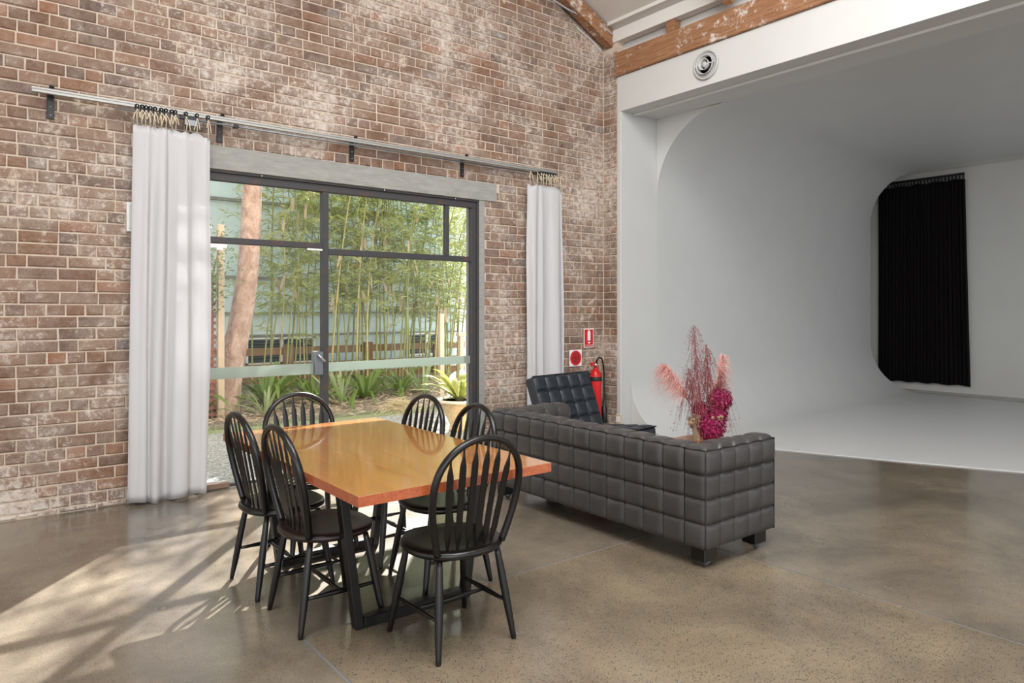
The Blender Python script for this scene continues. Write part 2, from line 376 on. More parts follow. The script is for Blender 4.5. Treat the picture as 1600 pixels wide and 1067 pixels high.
# ------------------------------------------------------------------ mesh helpers
class MB:
    def __init__(self): self.v = []; self.f = []; self.mi = []
    def add(self, vs, fs, mi=0):
        o = len(self.v); self.v += [tuple(p) for p in vs]
        self.f += [tuple(i + o for i in f) for f in fs]; self.mi += [mi] * len(fs); return self
    def box(self, x0, x1, y0, y1, z0, z1, mi=0):
        return self.add([(x0, y0, z0), (x1, y0, z0), (x1, y1, z0), (x0, y1, z0), (x0, y0, z1), (x1, y0, z1), (x1, y1, z1), (x0, y1, z1)],
                        [(0, 3, 2, 1), (4, 5, 6, 7), (0, 1, 5, 4), (1, 2, 6, 5), (2, 3, 7, 6), (3, 0, 4, 7)], mi)
    def bbox(self, x0, x1, y0, y1, z0, z1, b=0.004, mi=0):
        """box with chamfered edges"""
        X = (x0, x1); Y = (y0, y1); Z = (z0, z1); vs = []; idx = {}
        for i in (0, 1):
            for j in (0, 1):
                for k in (0, 1):
                    sx, sy, sz = (1 - 2 * i) * b, (1 - 2 * j) * b, (1 - 2 * k) * b
                    for a, d in enumerate(((0, sy, sz), (sx, 0, sz), (sx, sy, 0))):
                        idx[i, j, k, a] = len(vs); vs.append((X[i] + d[0], Y[j] + d[1], Z[k] + d[2]))
        fs = []
        q = lambda *t: fs.append(tuple(idx[x] for x in t))
        for s in (0, 1):
            q(*[(s, j, k, 0) for j, k in ((0, 0), (1, 0), (1, 1), (0, 1))][::(1 if s else -1)])
            q(*[(i, s, k, 1) for i, k in ((0, 0), (1, 0), (1, 1), (0, 1))][::(-1 if s else 1)])
            q(*[(i, j, s, 2) for i, j in ((0, 0), (1, 0), (1, 1), (0, 1))][::(1 if s else -1)])
        for a in (0, 1):
            for c in (0, 1):
                q((a, c, 0, 0), (a, c, 1, 0), (a, c, 1, 1), (a, c, 0, 1))
                q((a, 0, c, 0), (a, 1, c, 0), (a, 1, c, 2), (a, 0, c, 2))
                q((0, a, c, 1), (1, a, c, 1), (1, a, c, 2), (0, a, c, 2))
        for i in (0, 1):
            for j in (0, 1):
                for k in (0, 1): q((i, j, k, 0), (i, j, k, 1), (i, j, k, 2))
        return self.add(vs, fs, mi)
    def obox(self, c, ex, ey, ez, mi=0):
        c = Vector(c); ex = Vector(ex); ey = Vector(ey); ez = Vector(ez)
        vs = [c + sx * ex + sy * ey + sz * ez for sz in (-1, 1) for sx, sy in ((-1, -1), (1, -1), (1, 1), (-1, 1))]
        return self.add(vs, [(0, 3, 2, 1), (4, 5, 6, 7), (0, 1, 5, 4), (1, 2, 6, 5), (2, 3, 7, 6), (3, 0, 4, 7)], mi)
    def tube(self, pts, rad, n=8, flat=1.0, up=None, cap=True, mi=0):
        pts = [Vector(p) for p in pts]; k = len(pts)
        rad = rad if isinstance(rad, (list, tuple)) else [rad] * k
        ref = Vector(up) if up is not None else None
        vs = []; prev = None
        for i, p in enumerate(pts):
            t = (pts[min(i + 1, k - 1)] - pts[max(i - 1, 0)])
            t = t.normalized() if t.length > 1e-9 else Vector((0, 0, 1))
            if ref is not None: a = ref.cross(t)
            elif prev is None: a = t.cross(Vector((0, 0, 1)) if abs(t.z) < 0.9 else Vector((1, 0, 0)))
            else: a = prev - t * prev.dot(t)
            a = a.normalized() if a.length > 1e-9 else t.orthogonal().normalized()
            prev = a; b = t.cross(a)
            for j in range(n):
                w = 2 * PI * j / n
                vs.append(p + a * (math.cos(w) * rad[i]) + b * (math.sin(w) * rad[i] * flat))
        fs = [(i * n + j, i * n + (j + 1) % n, (i + 1) * n + (j + 1) % n, (i + 1) * n + j) for i in range(k - 1) for j in range(n)]
        if cap: fs += [tuple(range(n - 1, -1, -1)), tuple(range((k - 1) * n, k * n))]
        return self.add(vs, fs, mi)
    def lathe(self, prof, c=(0, 0, 0), n=20, axis='z', mi=0):
        vs = []
        for r, h in prof:
            for j in range(n):
                w = 2 * PI * j / n; a, b = r * math.cos(w), r * math.sin(w)
                p = (a, b, h) if axis == 'z' else ((h, a, b) if axis == 'x' else (b, h, a))
                vs.append((p[0] + c[0], p[1] + c[1], p[2] + c[2]))
        k = len(prof)
        fs = [(i * n + j, i * n + (j + 1) % n, (i + 1) * n + (j + 1) % n, (i + 1) * n + j) for i in range(k - 1) for j in range(n)]
        if prof[0][0] > 1e-6: fs.append(tuple(range(n - 1, -1, -1)))
        if prof[-1][0] > 1e-6: fs.append(tuple(range((k - 1) * n, k * n)))
        return self.add(vs, fs, mi)
    def grid(self, fn, nu, nv, mi=0):
        vs = [fn(i / nu, j / nv) for j in range(nv + 1) for i in range(nu + 1)]
        fs = [(j * (nu + 1) + i, j * (nu + 1) + i + 1, (j + 1) * (nu + 1) + i + 1, (j + 1) * (nu + 1) + i) for j in range(nv) for i in range(nu)]
        return self.add(vs, fs, mi)
    def prism(self, poly, axis, a0, a1, mi=0):
        """polygon (2-D) extruded along an axis: 'y' -> (x,z) polygon, 'x' -> (y,z), 'z' -> (x,y)"""
        mk = {'y': lambda p, a: (p[0], a, p[1]), 'x': lambda p, a: (a, p[0], p[1]), 'z': lambda p, a: (p[0], p[1], a)}[axis]
        n = len(poly)
        return self.add([mk(p, a0) for p in poly] + [mk(p, a1) for p in poly],
                        [tuple(range(n)), tuple(range(2 * n - 1, n - 1, -1))] + [(i, i + n, (i + 1) % n + n, (i + 1) % n) for i in range(n)], mi)
    def sphere(self, c, r, n=8, m=5, mi=0, sz=1.0):
        prof = [(max(1e-7, r * math.sin(PI * i / m)), -r * sz * math.cos(PI * i / m)) for i in range(m + 1)]
        return self.lathe(prof, c, n, 'z', mi)
    def leaf(self, base, d, side, length, width, droop=0.0, fold=0.0, seg=1, mi=0):
        """blade: seg=1 a diamond of 2 quads, more segments give a drooping strap"""
        base = Vector(base); d = Vector(d).normalized(); side = Vector(side).normalized()
        vs = []; fs = []
        if seg == 1:
            m = base + d * length * 0.42; tip = base + d * length + Vector((0, 0, -droop * length))
            vs = [base, m + side * width * 0.5, tip, m - side * width * 0.5]; fs = [(0, 1, 2, 3)]
            return self.add(vs, fs, mi)
        for i in range(seg + 1):
            t = i / seg
            p = base + d * (length * t) + Vector((0, 0, -droop * length * t * t))
            w = width * 0.5 * (0.55 + 1.2 * t) * (1 - t) ** 0.55 if i < seg else 0.0
            vs += [p + side * w, p - side * w] if i < seg else [p]
        for i in range(seg - 1): fs.append((2 * i, 2 * i + 1, 2 * i + 3, 2 * i + 2))
        fs.append((2 * seg - 2, 2 * seg - 1, 2 * seg))
        return self.add(vs, fs, mi)
    def mesh(self, name, mats, smooth=False):
        me = bpy.data.meshes.new(name)
        me.from_pydata(self.v, [], self.f); me.validate(clean_customdata=False)
        for m in (mats if isinstance(mats, (list, tuple)) else [mats]): me.materials.append(m)
        if any(self.mi): me.polygons.foreach_set('material_index', self.mi[:len(me.polygons)])
        if smooth: me.polygons.foreach_set('use_smooth', [True] * len(me.polygons))
        me.update(); return me

ORG = {}
def world_of(o):
    return ORG.get(o.name, Vector((0, 0, 0)))
def link(name, me, parent=None, loc=(0, 0, 0)):
    o = bpy.data.objects.new(name, me); COL.objects.link(o); o.location = loc
    if parent is not None: o.parent = parent
    return o
def build(mb, name, mats, parent=None, smooth=False, origin=None, bevel=0.0):
    """mesh given in world coordinates; origin = where its own origin sits in the world (default: the parent's)"""
    po = world_of(parent) if parent is not None else Vector((0, 0, 0))
    og = Vector(origin) if origin is not None else po
    if og.length > 0: mb.v = [(p[0] - og.x, p[1] - og.y, p[2] - og.z) for p in mb.v]
    o = link(name, mb.mesh(name, mats, smooth), parent, og - po)
    ORG[o.name] = og
    if bevel:
        b = o.modifiers.new('bevel', 'BEVEL'); b.width = bevel; b.segments = 2; b.limit_method = 'ANGLE'
    return o
def tag(o, label=None, cat=None, group=None, kind=None):
    if label: o['label'] = label
    if cat: o['category'] = cat
    if group: o['group'] = group
    if kind: o['kind'] = kind
    return o
def thing(name, label, cat, loc=(0, 0, 0), rz=0.0, group=None, kind=None):
    o = bpy.data.objects.new(name, None); COL.objects.link(o); o.location = loc; o.rotation_euler = (0, 0, rz)
    o.empty_display_size = 0.1; ORG[o.name] = Vector(loc)
    return tag(o, label, cat, group, kind)
def local(mb, name, mats, parent, smooth=False, loc=(0, 0, 0)):
    """mesh given in the parent's own coordinates"""
    return link(name, mb.mesh(name, mats, smooth), parent, loc)
def copy_tree(o, parent=None):
    c = o.copy(); COL.objects.link(c); c.parent = parent
    for ch in list(o.children): copy_tree(ch, c)
    return c
def struct(o): o['kind'] = 'structure'; return o
def smoothstep(a, b, x):
    t = max(0.0, min(1.0, (x - a) / (b - a))); return t * t * (3 - 2 * t)

# ================================================================== SETTING
D = 5.96            # face of the brick wall
XC = 6.07           # inside corner / face of the white header wall
ROOF_Z, ROOF_S = 4.78, 0.48
def roof_z(x): return ROOF_Z + ROOF_S * (XC - abs(x))
OX0, OX1, OZ = 1.30, 4.31, 2.60       # garden door opening

def build_shell():
    # --- floor slabs
    fl = MB(); fl.box(-7.5, 14.2, -7.5, 6.2, -0.30, -0.012)
    fo = struct(build(fl, 'floor', M['joint']))
    J = 0.007
    a = MB()
    a.box(-7.5, 1.2 - J, -7.5, 3.04 + J, -0.05, 0.0); a.box(3.65 + J, 14.2, -7.5, 3.04 + J, -0.05, 0.0); a.box(-7.5, 14.2, 3.04 + J, 6.2, -0.05, 0.0)
    build(a, 'floor_slab', M['floor_fine'], fo)
    b = MB(); b.box(1.2 + J, 3.65 - J, -7.5, 3.04 - J, -0.05, 0.0)
    build(b, 'floor_slab', M['floor_coarse'], fo)
    # joint filler just below the slab surface
    j = MB(); j.box(1.2 - J, 1.2 + J, -7.5, 3.04, -0.03, -0.0025); j.box(3.65 - J, 3.65 + J, -7.5, 3.04, -0.03, -0.0025); j.box(1.2, 3.65, 3.04 - J, 3.04 + J, -0.03, -0.0025)
    build(j, 'floor_joint', M['joint'], fo)
    # --- brick wall: mortar core with the door opening
    yf = D + 0.007
    w = MB()
    w.box(-6.3, OX0, yf, 6.21, -0.05, OZ); w.box(OX1, 6.35, yf, 6.21, -0.05, OZ)
    w.prism([(-6.3, OZ), (6.35, OZ), (6.35, roof_z(6.35)), (0, roof_z(0)), (-6.3, roof_z(6.3))], 'y', yf, 6.21)
    wb = struct(build(w, 'wall_back', M['mortar']))
    # --- bricks
    CH = 0.086; Z0 = -0.048
    bricks = []
    def free(x0, x1, z0, z1):
        if z1 < 0.012 or z1 > roof_z((x0 + x1) / 2) - 0.02: return False
        return True
    k = 0
    while Z0 + k * CH < 5.75:
        z0 = Z0 + k * CH + 0.005; z1 = z0 + CH - 0.010
        header = (k % 4 == 1)
        x = XC - 0.004 - (0.0 if not header else 0.06) - (0.12 if (k % 2 == 0 and not header) else 0.0)
        lim = -1.6
        first = True
        while x > lim:
            L = 0.110 if header else 0.230
            if not header and R() < 0.16: L = 0.110
            if header and R() < 0.10: L = 0.230
            if first and not header and k % 2 == 0: pass
            first = False
            j0 = RU(0.004, 0.0075)
            x0, x1 = x - L, x
            x = x0 - 0.010 - RU(-0.002, 0.002)
            segs = [(x0, x1)]
            # cut round the door opening and the lintel
            zc = (z0 + z1) / 2
            if zc < OZ: cut = (OX0, OX1 + 0.002)
            elif zc < 2.79: cut = (1.38, 4.47)
            else: cut = None
            if cut:
                out = []
                for s0, s1 in segs:
                    if s1 <= cut[0] or s0 >= cut[1]: out.append((s0, s1))
                    else:
                        if cut[0] - s0 > 0.03: out.append((s0, cut[0] - 0.006))
                        if s1 - cut[1] > 0.03: out.append((cut[1] + 0.006, s1))
                segs = out
            for s0, s1 in segs:
                if free(s0, s1, z0, z1): bricks.append((s0, s1, max(z0, 0.006), z1))
        if not header or True:
            xs = XC - 0.004
            gap0 = xs - (0.0 if not header else 0.06) - (0.12 if (k % 2 == 0 and not header) else 0.0)
            if xs - gap0 > 0.05 and free(gap0 + 0.01, xs, z0, z1): bricks.append((gap0 + 0.010, xs, max(z0, 0.006), z1))
        k += 1
    def one(mb, x0, x1, z0, z1, yface, rn):
        jt = lambda a: RU(-a, a)
        c = RU(0.004, 0.009); d = 0.05; pr = RU(-0.003, 0.004)
        A = [(x0 + jt(.002), z0 + jt(.002)), (x1 + jt(.002), z0 + jt(.002)), (x1 + jt(.002), z1 + jt(.002)), (x0 + jt(.002), z1 + jt(.002))]
        B = [(A[0][0] + c + R() * .004, A[0][1] + c + R() * .003), (A[1][0] - c - R() * .004, A[1][1] + c + R() * .003), (A[2][0] - c - R() * .004, A[2][1] - c - R() * .003), (A[3][0] + c + R() * .004, A[3][1] - c - R() * .003)]
        vs = [(p[0], yface - pr + jt(.001), p[1]) for p in B] + [(p[0], yface + c * 0.8, p[1]) for p in A] + [(p[0], yface + d, p[1]) for p in A]
        mb.add(vs, [(0, 1, 2, 3)] + [(4 + i, 4 + (i + 1) % 4, (i + 1) % 4, i) for i in range(4)] + [(8 + i, 8 + (i + 1) % 4, 4 + (i + 1) % 4, 4 + i) for i in range(4)])
        rn += [(R(), R())] * 9
    def set_rnd(me, rn):
        for q, nm in enumerate(('rnd', 'rnd2')):
            at = me.attributes.new(nm, 'FLOAT', 'FACE'); at.data.foreach_set('value', [r[q] for r in rn])
    # the 300 nearest bricks that are in plain view are objects of their own
    def rank(b):
        xm = (b[0] + b[1]) / 2; zm = (b[2] + b[3]) / 2
        dist = math.hypot(xm, D) ** 2 + (zm - 1.46) ** 2
        area = (b[1] - b[0]) * (b[3] - b[2]) / dist
        hidden = xm < 0.24 or (0.97 < xm < 1.63 and zm < 2.85) or zm > 1.46 + 0.44 * (0.617 * xm + 0.787 * D)
        return (1 if hidden else 0, -area)
    bricks.sort(key=rank)
    for b in bricks[:300]:
        mb = MB(); rn = []; c = Vector(((b[0] + b[1]) / 2, D, (b[2] + b[3]) / 2))
        one(mb, *b, D, rn)
        o = build(mb, 'brick', M['brick'], wb, origin=c); set_rnd(o.data, rn)
    mb = MB(); rn = []
    for b in bricks[300:]: one(mb, *b, D, rn)
    o = build(mb, 'brickwork', M['brick'], wb); set_rnd(o.data, rn); o['kind'] = 'stuff'
    # --- lintel and concrete reveal of the door
    l = MB()
    def lint(u, v):
        return (1.38 + 3.08 * u, D - 0.012 + 0.003 * mnoise.noise((u * 30, v * 4, 0)), 2.602 + 0.186 * v + (0.006 * mnoise.noise((u * 60, 3.3, 1)) if v > 0.9 else 0))
    l.grid(lint, 120, 6); l.box(1.38, 4.46, D - 0.006, 6.20, 2.602, 2.784)
    struct(build(l, 'trim_1', M['concrete']))
    r = MB(); r.box(4.245, OX1 + 0.004, D + 0.002, 6.20, 0.0, OZ); r.box(OX0 - 0.004, OX0 + 0.05, D + 0.002, 6.20, 0.0, OZ)
    struct(build(r, 'trim_2', M['concrete']))
    sl = MB(); sl.box(OX0, OX1, 5.97, 6.24, -0.10, 0.006)
    struct(build(sl, 'trim_3', M['concrete']))
    # --- brick return beside the white wall
    p = MB(); p.box(XC + 0.007, 6.35, 5.735, D + 0.02, 0.0, 4.62)
    pw = struct(build(p, 'wall_return', M['mortar']))
    k = 0
    while Z0 + k * CH < 4.50:
        z0 = max(0.006, Z0 + k * CH + 0.005); z1 = Z0 + (k + 1) * CH - 0.005
        spans = [(5.742, D - 0.008)] if k % 2 else [(5.742, 5.842), (5.852, D - 0.008)]
        if z1 > 0.02:
            for s0, s1 in spans:
                mb = MB(); rn = []; one(mb, s0, s1, z0, z1, 0.0, rn)
                mb.v = [(XC + q[1], q[0], q[2]) for q in mb.v]; mb.f = [f[::-1] for f in mb.f]
                o = build(mb, 'brick', M['brick'], pw, origin=(XC, (s0 + s1) / 2, (z0 + z1) / 2)); set_rnd(o.data, rn)
        k += 1
    # --- white header wall with the wide opening to the bay, jamb, soffit cornice
    h = MB()
    h.box(XC, 6.72, -6.0, 5.735, 3.78, 4.19)                # header
    h.box(XC, 6.10, 5.68, 5.735, 0.0, 3.78)                 # jamb end
    h.box(XC + 0.12, 6.6, -6.0, 5.9, 4.19, 4.76)            # lining above the beam
    h.box(6.30, 6.72, 5.735, 6.21, 0.0, 4.0)
    struct(build(h, 'wall_right', M['white'], bevel=0.004))
    c = MB(); c.box(6.10, 6.72, 5.68, 5.735, 0.0, 3.78)
    struct(build(c, 'wall_jamb', M['cyc']))
    c = MB(); c.box(6.275, 6.315, -6.0, 5.679, 3.752, 3.781)
    struct(build(c, 'trim_4', M['white'], bevel=0.006))
    c = MB(); c.box(XC - 0.01, XC + 0.10, -6.0, 5.80, 4.61, 4.755)
    struct(build(c, 'trim_5', M['ceil'], bevel=0.004))
    # --- ceiling slopes
    c = MB()
    def slope(s):
        e = 6.40
        c.prism([(s * e, roof_z(e) - 0.0), (0, roof_z(0)), (0, roof_z(0) + 0.12), (s * e, roof_z(e) + 0.12)], 'y', -6.0, 6.22)
    slope(1); slope(-1)
    struct(build(c, 'ceiling', M['ceil']))
    # strip moulding where ceiling meets the purlin
    c = MB(); c.box(XC - 0.10, XC - 0.06, -6.0, 5.80, roof_z(XC - 0.08) - 0.03, roof_z(XC - 0.08) + 0.02)
    struct(build(c, 'trim_6', M['ceil']))

    # --- cyclorama: floor, wall and ceiling in one lofted sweep
    NS = 14; NX = 40
    def profile(yw, zt, rb, rt, yend_f, yend_c):
        pts = [(yend_f, 0.012)]
        for i in range(NS + 1):
            a = PI / 2 * i / NS; pts.append((yw - rb + rb * math.sin(a), 0.012 + rb - rb * math.cos(a)))
        for i in range(NS + 1):
            a = PI / 2 * i / NS; pts.append((yw - rt + rt * math.cos(a), zt - rt + rt * math.sin(a)))
        pts.append((yend_c, zt)); return pts
    xs = [6.26 + (6.715 - 6.26) * i / 3 for i in range(4)] + [6.715 + (13.1 - 6.715) * i / NX for i in range(1, NX + 1)]
    m = MB(); rows = []
    for x in xs:
        t = (x - 6.26) / (13.1 - 6.26)
        yw = 5.679 + 0.39 * max(0.0, (x - 6.7) / 6.4); zt = 3.772 + 0.11 * t
        rows.append([(x, y, z) for y, z in profile(yw, zt, 0.62 + 0.25 * t, 0.95 - 0.12 * t, 4.6, -5.0)])
    n = len(rows[0]); half = 1 + NS + 1
    vs = [p for r in rows for p in r]; fs = []
    for i in range(len(rows) - 1):
        for j in range(n - 1):
            if i < 3 and j >= half - 1: continue          # the upper cove starts behind the soffit
            fs.append((i * n + j, i * n + j + 1, (i + 1) * n + j + 1, (i + 1) * n + j))
    m.add(vs, fs); m.mi = [1 if f[2] < 4 * n else 0 for f in m.f]
    cy = build(m, 'cyclorama_cove', [M['cyc'], M['cyc']], smooth=True)
    struct(cy)
    # painted floor of the cove, slanting front edge
    m = MB(); m.prism([(6.45, 5.2), (6.55, 4.58), (6.70, 4.05), (7.10, 3.02), (7.49, 2.12), (8.2, 0.4), (8.9, -1.2), (9.2, -5.0), (12.0, -5.0), (12.7, 2.1), (13.02, 3.69), (13.1, 4.9), (13.1, 5.3), (6.3, 5.3)][::-1], 'z', 0.0, 0.011)
    struct(build(m, 'floor_cyclorama', M['cyc']))
    # spandrels that close the ends of the coves
    m = MB(); r = 0.95; poly = [(5.676, 3.79)] + [(5.676 - r + r * math.cos(PI / 2 * i / NS), 3.772 - r + r * math.sin(PI / 2 * i / NS)) for i in range(NS + 1)]
    m.prism(poly, 'x', 6.70, 6.716)
    r = 0.62; poly = [(5.676, 0.0)] + [(5.676 - r + r * math.sin(PI / 2 * i / NS), 0.012 + r - r * math.cos(PI / 2 * i / NS)) for i in range(NS + 1)]
    m.prism(poly, 'x', 6.245, 6.262)
    struct(build(m, 'trim_7', M['white']))
    # far end wall of the bay, back wall, bay roof
    m = MB(); m.box(13.78, 13.95, -5.2, 6.9, 0.0, 4.3)
    struct(build(m, 'wall_far', M['white']))
    m = MB(); m.box(6.35, 13.95, 6.55, 6.70, 0.0, 4.3)
    struct(build(m, 'wall_bay', M['white']))
    m = MB(); m.box(6.72, 13.95, -5.2, 6.7, 3.95, 4.12)
    struct(build(m, 'ceiling_bay', M['ceil']))
    m = MB(); m.box(6.32, 6.40, 5.9, 6.7, 0, 4.9); m.box(6.4, 6.73, 5.74, 6.7, 3.78, 4.9)
    struct(build(m, 'wall_infill', M['white']))
build_shell()

# ------------------------------------------------------------------ timber roof members
def roof_timber():
    b = MB(); b.bbox(XC - 0.035, XC + 0.12, -6.0, 5.735, 4.192, 4.466, 0.006)
    tag(build(b, 'timber_beam', M['timber'], origin=(XC, 0, 4.19)), 'long brown timber beam flaked with white paint above the white header', 'beam')
    # rafter on the brick gable
    sl = Vector((-1, 0, ROOF_S)).normalized(); up = Vector((ROOF_S, 0, 1)).normalized()
    r = MB(); p0 = Vector((XC + 0.06, 5.855, ROOF_Z - 0.06)); L = 6.3
    r.obox(p0 + sl * (L / 2) - up * 0.085, sl * (L / 2), Vector((0, 0.055, 0)), up * 0.085)
    tag(build(r, 'timber_rafter', M['timber'], origin=p0), 'sloping brown timber rafter fixed against the top of the brick gable', 'rafter')
    # short posts standing on the beam
    p = MB(); p.bbox(XC + 0.0, XC + 0.115, 4.90, 5.01, 4.468, 4.61, 0.004)
    tag(build(p, 'timber_stud', M['timber'], origin=(XC, 4.96, 4.467)), 'short half-painted timber stud on the beam near the brick corner', 'stud')
    s = MB(); a = Vector((XC - 0.02, 4.16, 4.468))
    d = Vector((-0.78, 0.0, 0.62)).normalized(); q = Vector((0.62, 0, 0.78))
    s.obox(a + d * 0.30 + Vector((0, 0, 0.05)), d * 0.28, Vector((0, 0.045, 0)), q * 0.06)
    tag(build(s, 'timber_strut', M['timber'], origin=a), 'angled timber strut rising from the beam into the sloping ceiling', 'strut')
    # cable sagging under the rafter
    c = MB(); pts = []
    for i in range(25):
        t = i / 24; x = 6.05 - 1.05 * t
        pts.append((x, 5.79 + 0.10 * t, 4.70 + 0.40 * t - 0.16 * smoothstep(0.2, 1.0, t) + 0.02 * math.sin(9 * t)))
    c.tube(pts, 0.011, 6)
    tag(build(c, 'grey_cable', M['cable'], smooth=True, origin=pts[0]), 'grey cable running down the rafter to the brick corner', 'cable')
    c = MB(); pts = [(6.045 - 0.42 * t, 5.95, 4.52 + 0.24 * t + 0.02 * math.sin(5 * t)) for t in [i / 10 for i in range(11)]]
    c.tube(pts, 0.006, 6)
    tag(build(c, 'white_cable', M['sign_white'], smooth=True, origin=pts[0]), 'thin white wire on the bricks under the rafter end', 'cable')
roof_timber()

def header_vent():
    c = (XC, 4.475, 3.988)
    t = thing('air_vent', 'round grey air vent with concentric rings on the white header', 'vent', c)
    b = MB(); b.lathe([(0.10, -0.004), (0.148, -0.010), (0.150, -0.022), (0.140, -0.028), (0.132, -0.018), (0.130, 0.0)], c, 40, 'x')
    build(b, 'vent_rim', M['vent_grey'], t, True)
    b = MB(); b.lathe([(0.0001, -0.003), (0.131, -0.003)], c, 40, 'x'); build(b, 'duct', M['vent_dark'], t)
    for r, h in ((0.098, 0.050), (0.058, 0.066)):
        b = MB(); b.lathe([(r - 0.012, -0.004), (r - 0.010, -h * 0.6), (r, -h), (r + 0.004, -h + 0.004), (r - 0.005, -h * 0.5), (r - 0.008, -0.004)], c, 36, 'x'); build(b, 'vent_ring', M['vent_grey'], t, True)
    b = MB(); b.lathe([(0.0001, -0.05), (0.026, -0.05), (0.030, -0.03), (0.030, -0.004)], c, 20, 'x'); build(b, 'vent_core', M['vent_grey'], t, True)
    b = MB(); b.box(XC - 0.04, XC - 0.03, c[1] - 0.12, c[1] + 0.12, c[2] - 0.005, c[2] + 0.005); build(b, 'vent_bar', M['vent_grey'], t)
header_vent()

# ------------------------------------------------------------------ steel and glass garden doors
def garden_door():
    t = struct(thing('door_1', None, None, (2.9, 6.02, 0)))
    y0, y1 = 5.985, 6.045; m = M['frame_steel']
    def bar(x0, x1, z0, z1, name='frame_bar', ya=y0, yb=y1):
        b = MB(); b.bbox(x0, x1, ya, yb, z0, z1, 0.004); return build(b, name, m, t)
    bar(1.35, 4.245, 2.515, 2.60, 'head_rail')
    bar(1.35, 4.245, 2.578, 2.602, 'head_angle', 5.965, 5.99)
    bar(4.165, 4.245, 0.006, 2.515, 'jamb_post'); bar(4.225, 4.246, 0.006, 2.58, 'jamb_angle', 5.965, 5.99)
    bar(1.35, 1.43, 0.006, 2.515, 'jamb_post')
    bar(2.548, 2.602, 0.006, 2.515, 'mullion', 5.978, 6.052)
    bar(1.43, 2.548, 2.005, 2.055, 'transom'); bar(2.602, 4.165, 1.955, 2.010, 'transom')
    bar(3.852, 3.892, 2.010, 2.515, 'mullion')
    bar(1.43, 2.548, 0.006, 0.03, 'bottom_rail'); bar(2.602, 4.165, 0.006, 0.03, 'bottom_rail')
    def pane(x0, x1, z0, z1):
        b = MB(); b.add([(x0, 6.015, z0), (x1, 6.015, z0), (x1, 6.015, z1), (x0, 6.015, z1)], [(0, 1, 2, 3)])
        return build(b, 'pane', M['glass'], t)
    pane(1.43, 2.548, 2.055, 2.515); pane(2.602, 3.852, 2.010, 2.515); pane(3.892, 4.165, 2.010, 2.515)
    pl = pane(1.43, 2.548, 0.03, 2.005); pr = pane(2.602, 4.165, 0.03, 1.955)
    b = MB(); b.box(1.43, 2.50, 6.009, 6.0125, 0.890, 0.985); build(b, 'frosted_band', M['frost'], pl)
    b = MB(); b.box(2.602, 4.165, 6.009, 6.0125, 0.905, 0.985); build(b, 'frosted_band', M['frost'], pr)
    lk = MB(); lk.bbox(2.47, 2.548, 5.965, 6.06, 0.88, 1.09, 0.006); lo = build(lk, 'lock_case', M['grey_rod'], t)
    hd = MB(); hd.tube([(2.49, 5.965, 1.06), (2.49, 5.93, 1.06), (2.545, 5.925, 1.0)], 0.008, 8); build(hd, 'lock_lever', M['chrome'], lo, True)
    for (x0, x1, z0, z1) in ((1.58, 1.72, 1.965, 1.995), (2.40, 2.54, 1.985, 2.002), (1.64, 1.69, 1.945, 1.972)):
        b = MB(); b.bbox(x0, x1, 5.97, 5.985, z0, z1, 0.003); build(b, 'closer_plate', M['sign_white'], t)
    for x in (2.0, 3.15, 3.95):
        b = MB(); b.sphere((x, 5.963, 2.588), 0.009, 8, 5); build(b, 'bolt_head', M['chrome'], t, True)
    bk = MB(); bk.bbox(1.50, 1.735, 5.955, 6.01, 0.007, 0.05, 0.004)
    tag(build(bk, 'timber_block', M['wood_block'], origin=(1.62, 5.98, 0.0)), 'small grey-brown timber block on the door sill by the long curtain', 'block')
garden_door()
# ================================================================== FURNITURE
def dining_table():
    X0, X1, Y0, Y1, ZT = 1.20, 2.185, 2.485, 4.245, 0.742
    t = thing('dining_table', 'honey-coloured timber dining table with black steel legs', 'table', ((X0 + X1) / 2, (Y0 + Y1) / 2, 0))
    top = None; n = 6; w = (X1 - X0) / n
    root = MB(); root.box(X0 + 0.06, X1 - 0.06, Y0 + 0.30, Y1 - 0.30, ZT - 0.050, ZT - 0.044)
    top = build(root, 'tabletop', M['table_edge'], t)
    for i in range(n):
        b = MB(); x0 = X0 + i * w; x1 = x0 + w - 0.0002
        b.bbox(x0, x1, Y0, Y1, ZT - 0.042, ZT, 0.0006)
        o = build(b, 'board', [M['table_top'], M['table_edge']], top, origin=(x0, Y0, ZT))
        for p in o.data.polygons:
            p.material_index = 0 if p.normal.z > 0.3 else 1
    for yc in (2.975, 3.97):
        h = 0.026
        zt = ZT - 0.044
        def leg(xb, xt, s):
            wv = 0.042 * s
            pts = [(xb, 0.0), (xb + wv, 0.0), (xt + wv, zt), (xt, zt)]
            if s < 0: pts = pts[::-1]
            m = MB(); m.prism(pts, 'y', yc - h, yc + h); return build(m, 'leg', M['steel_black'], t, bevel=0.004)
        leg(1.415, 1.325, 1); leg(2.045, 2.135, -1)
        m = MB(); m.bbox(1.456, 2.004, yc - h, yc + h, 0.0, 0.05, 0.004); build(m, 'foot_bar', M['steel_black'], t)
        m = MB(); m.bbox(1.32, 2.14, yc - h, yc + h, zt - 0.008, zt + 0.001, 0.002); build(m, 'mounting_plate', M['steel_black'], t)
dining_table()

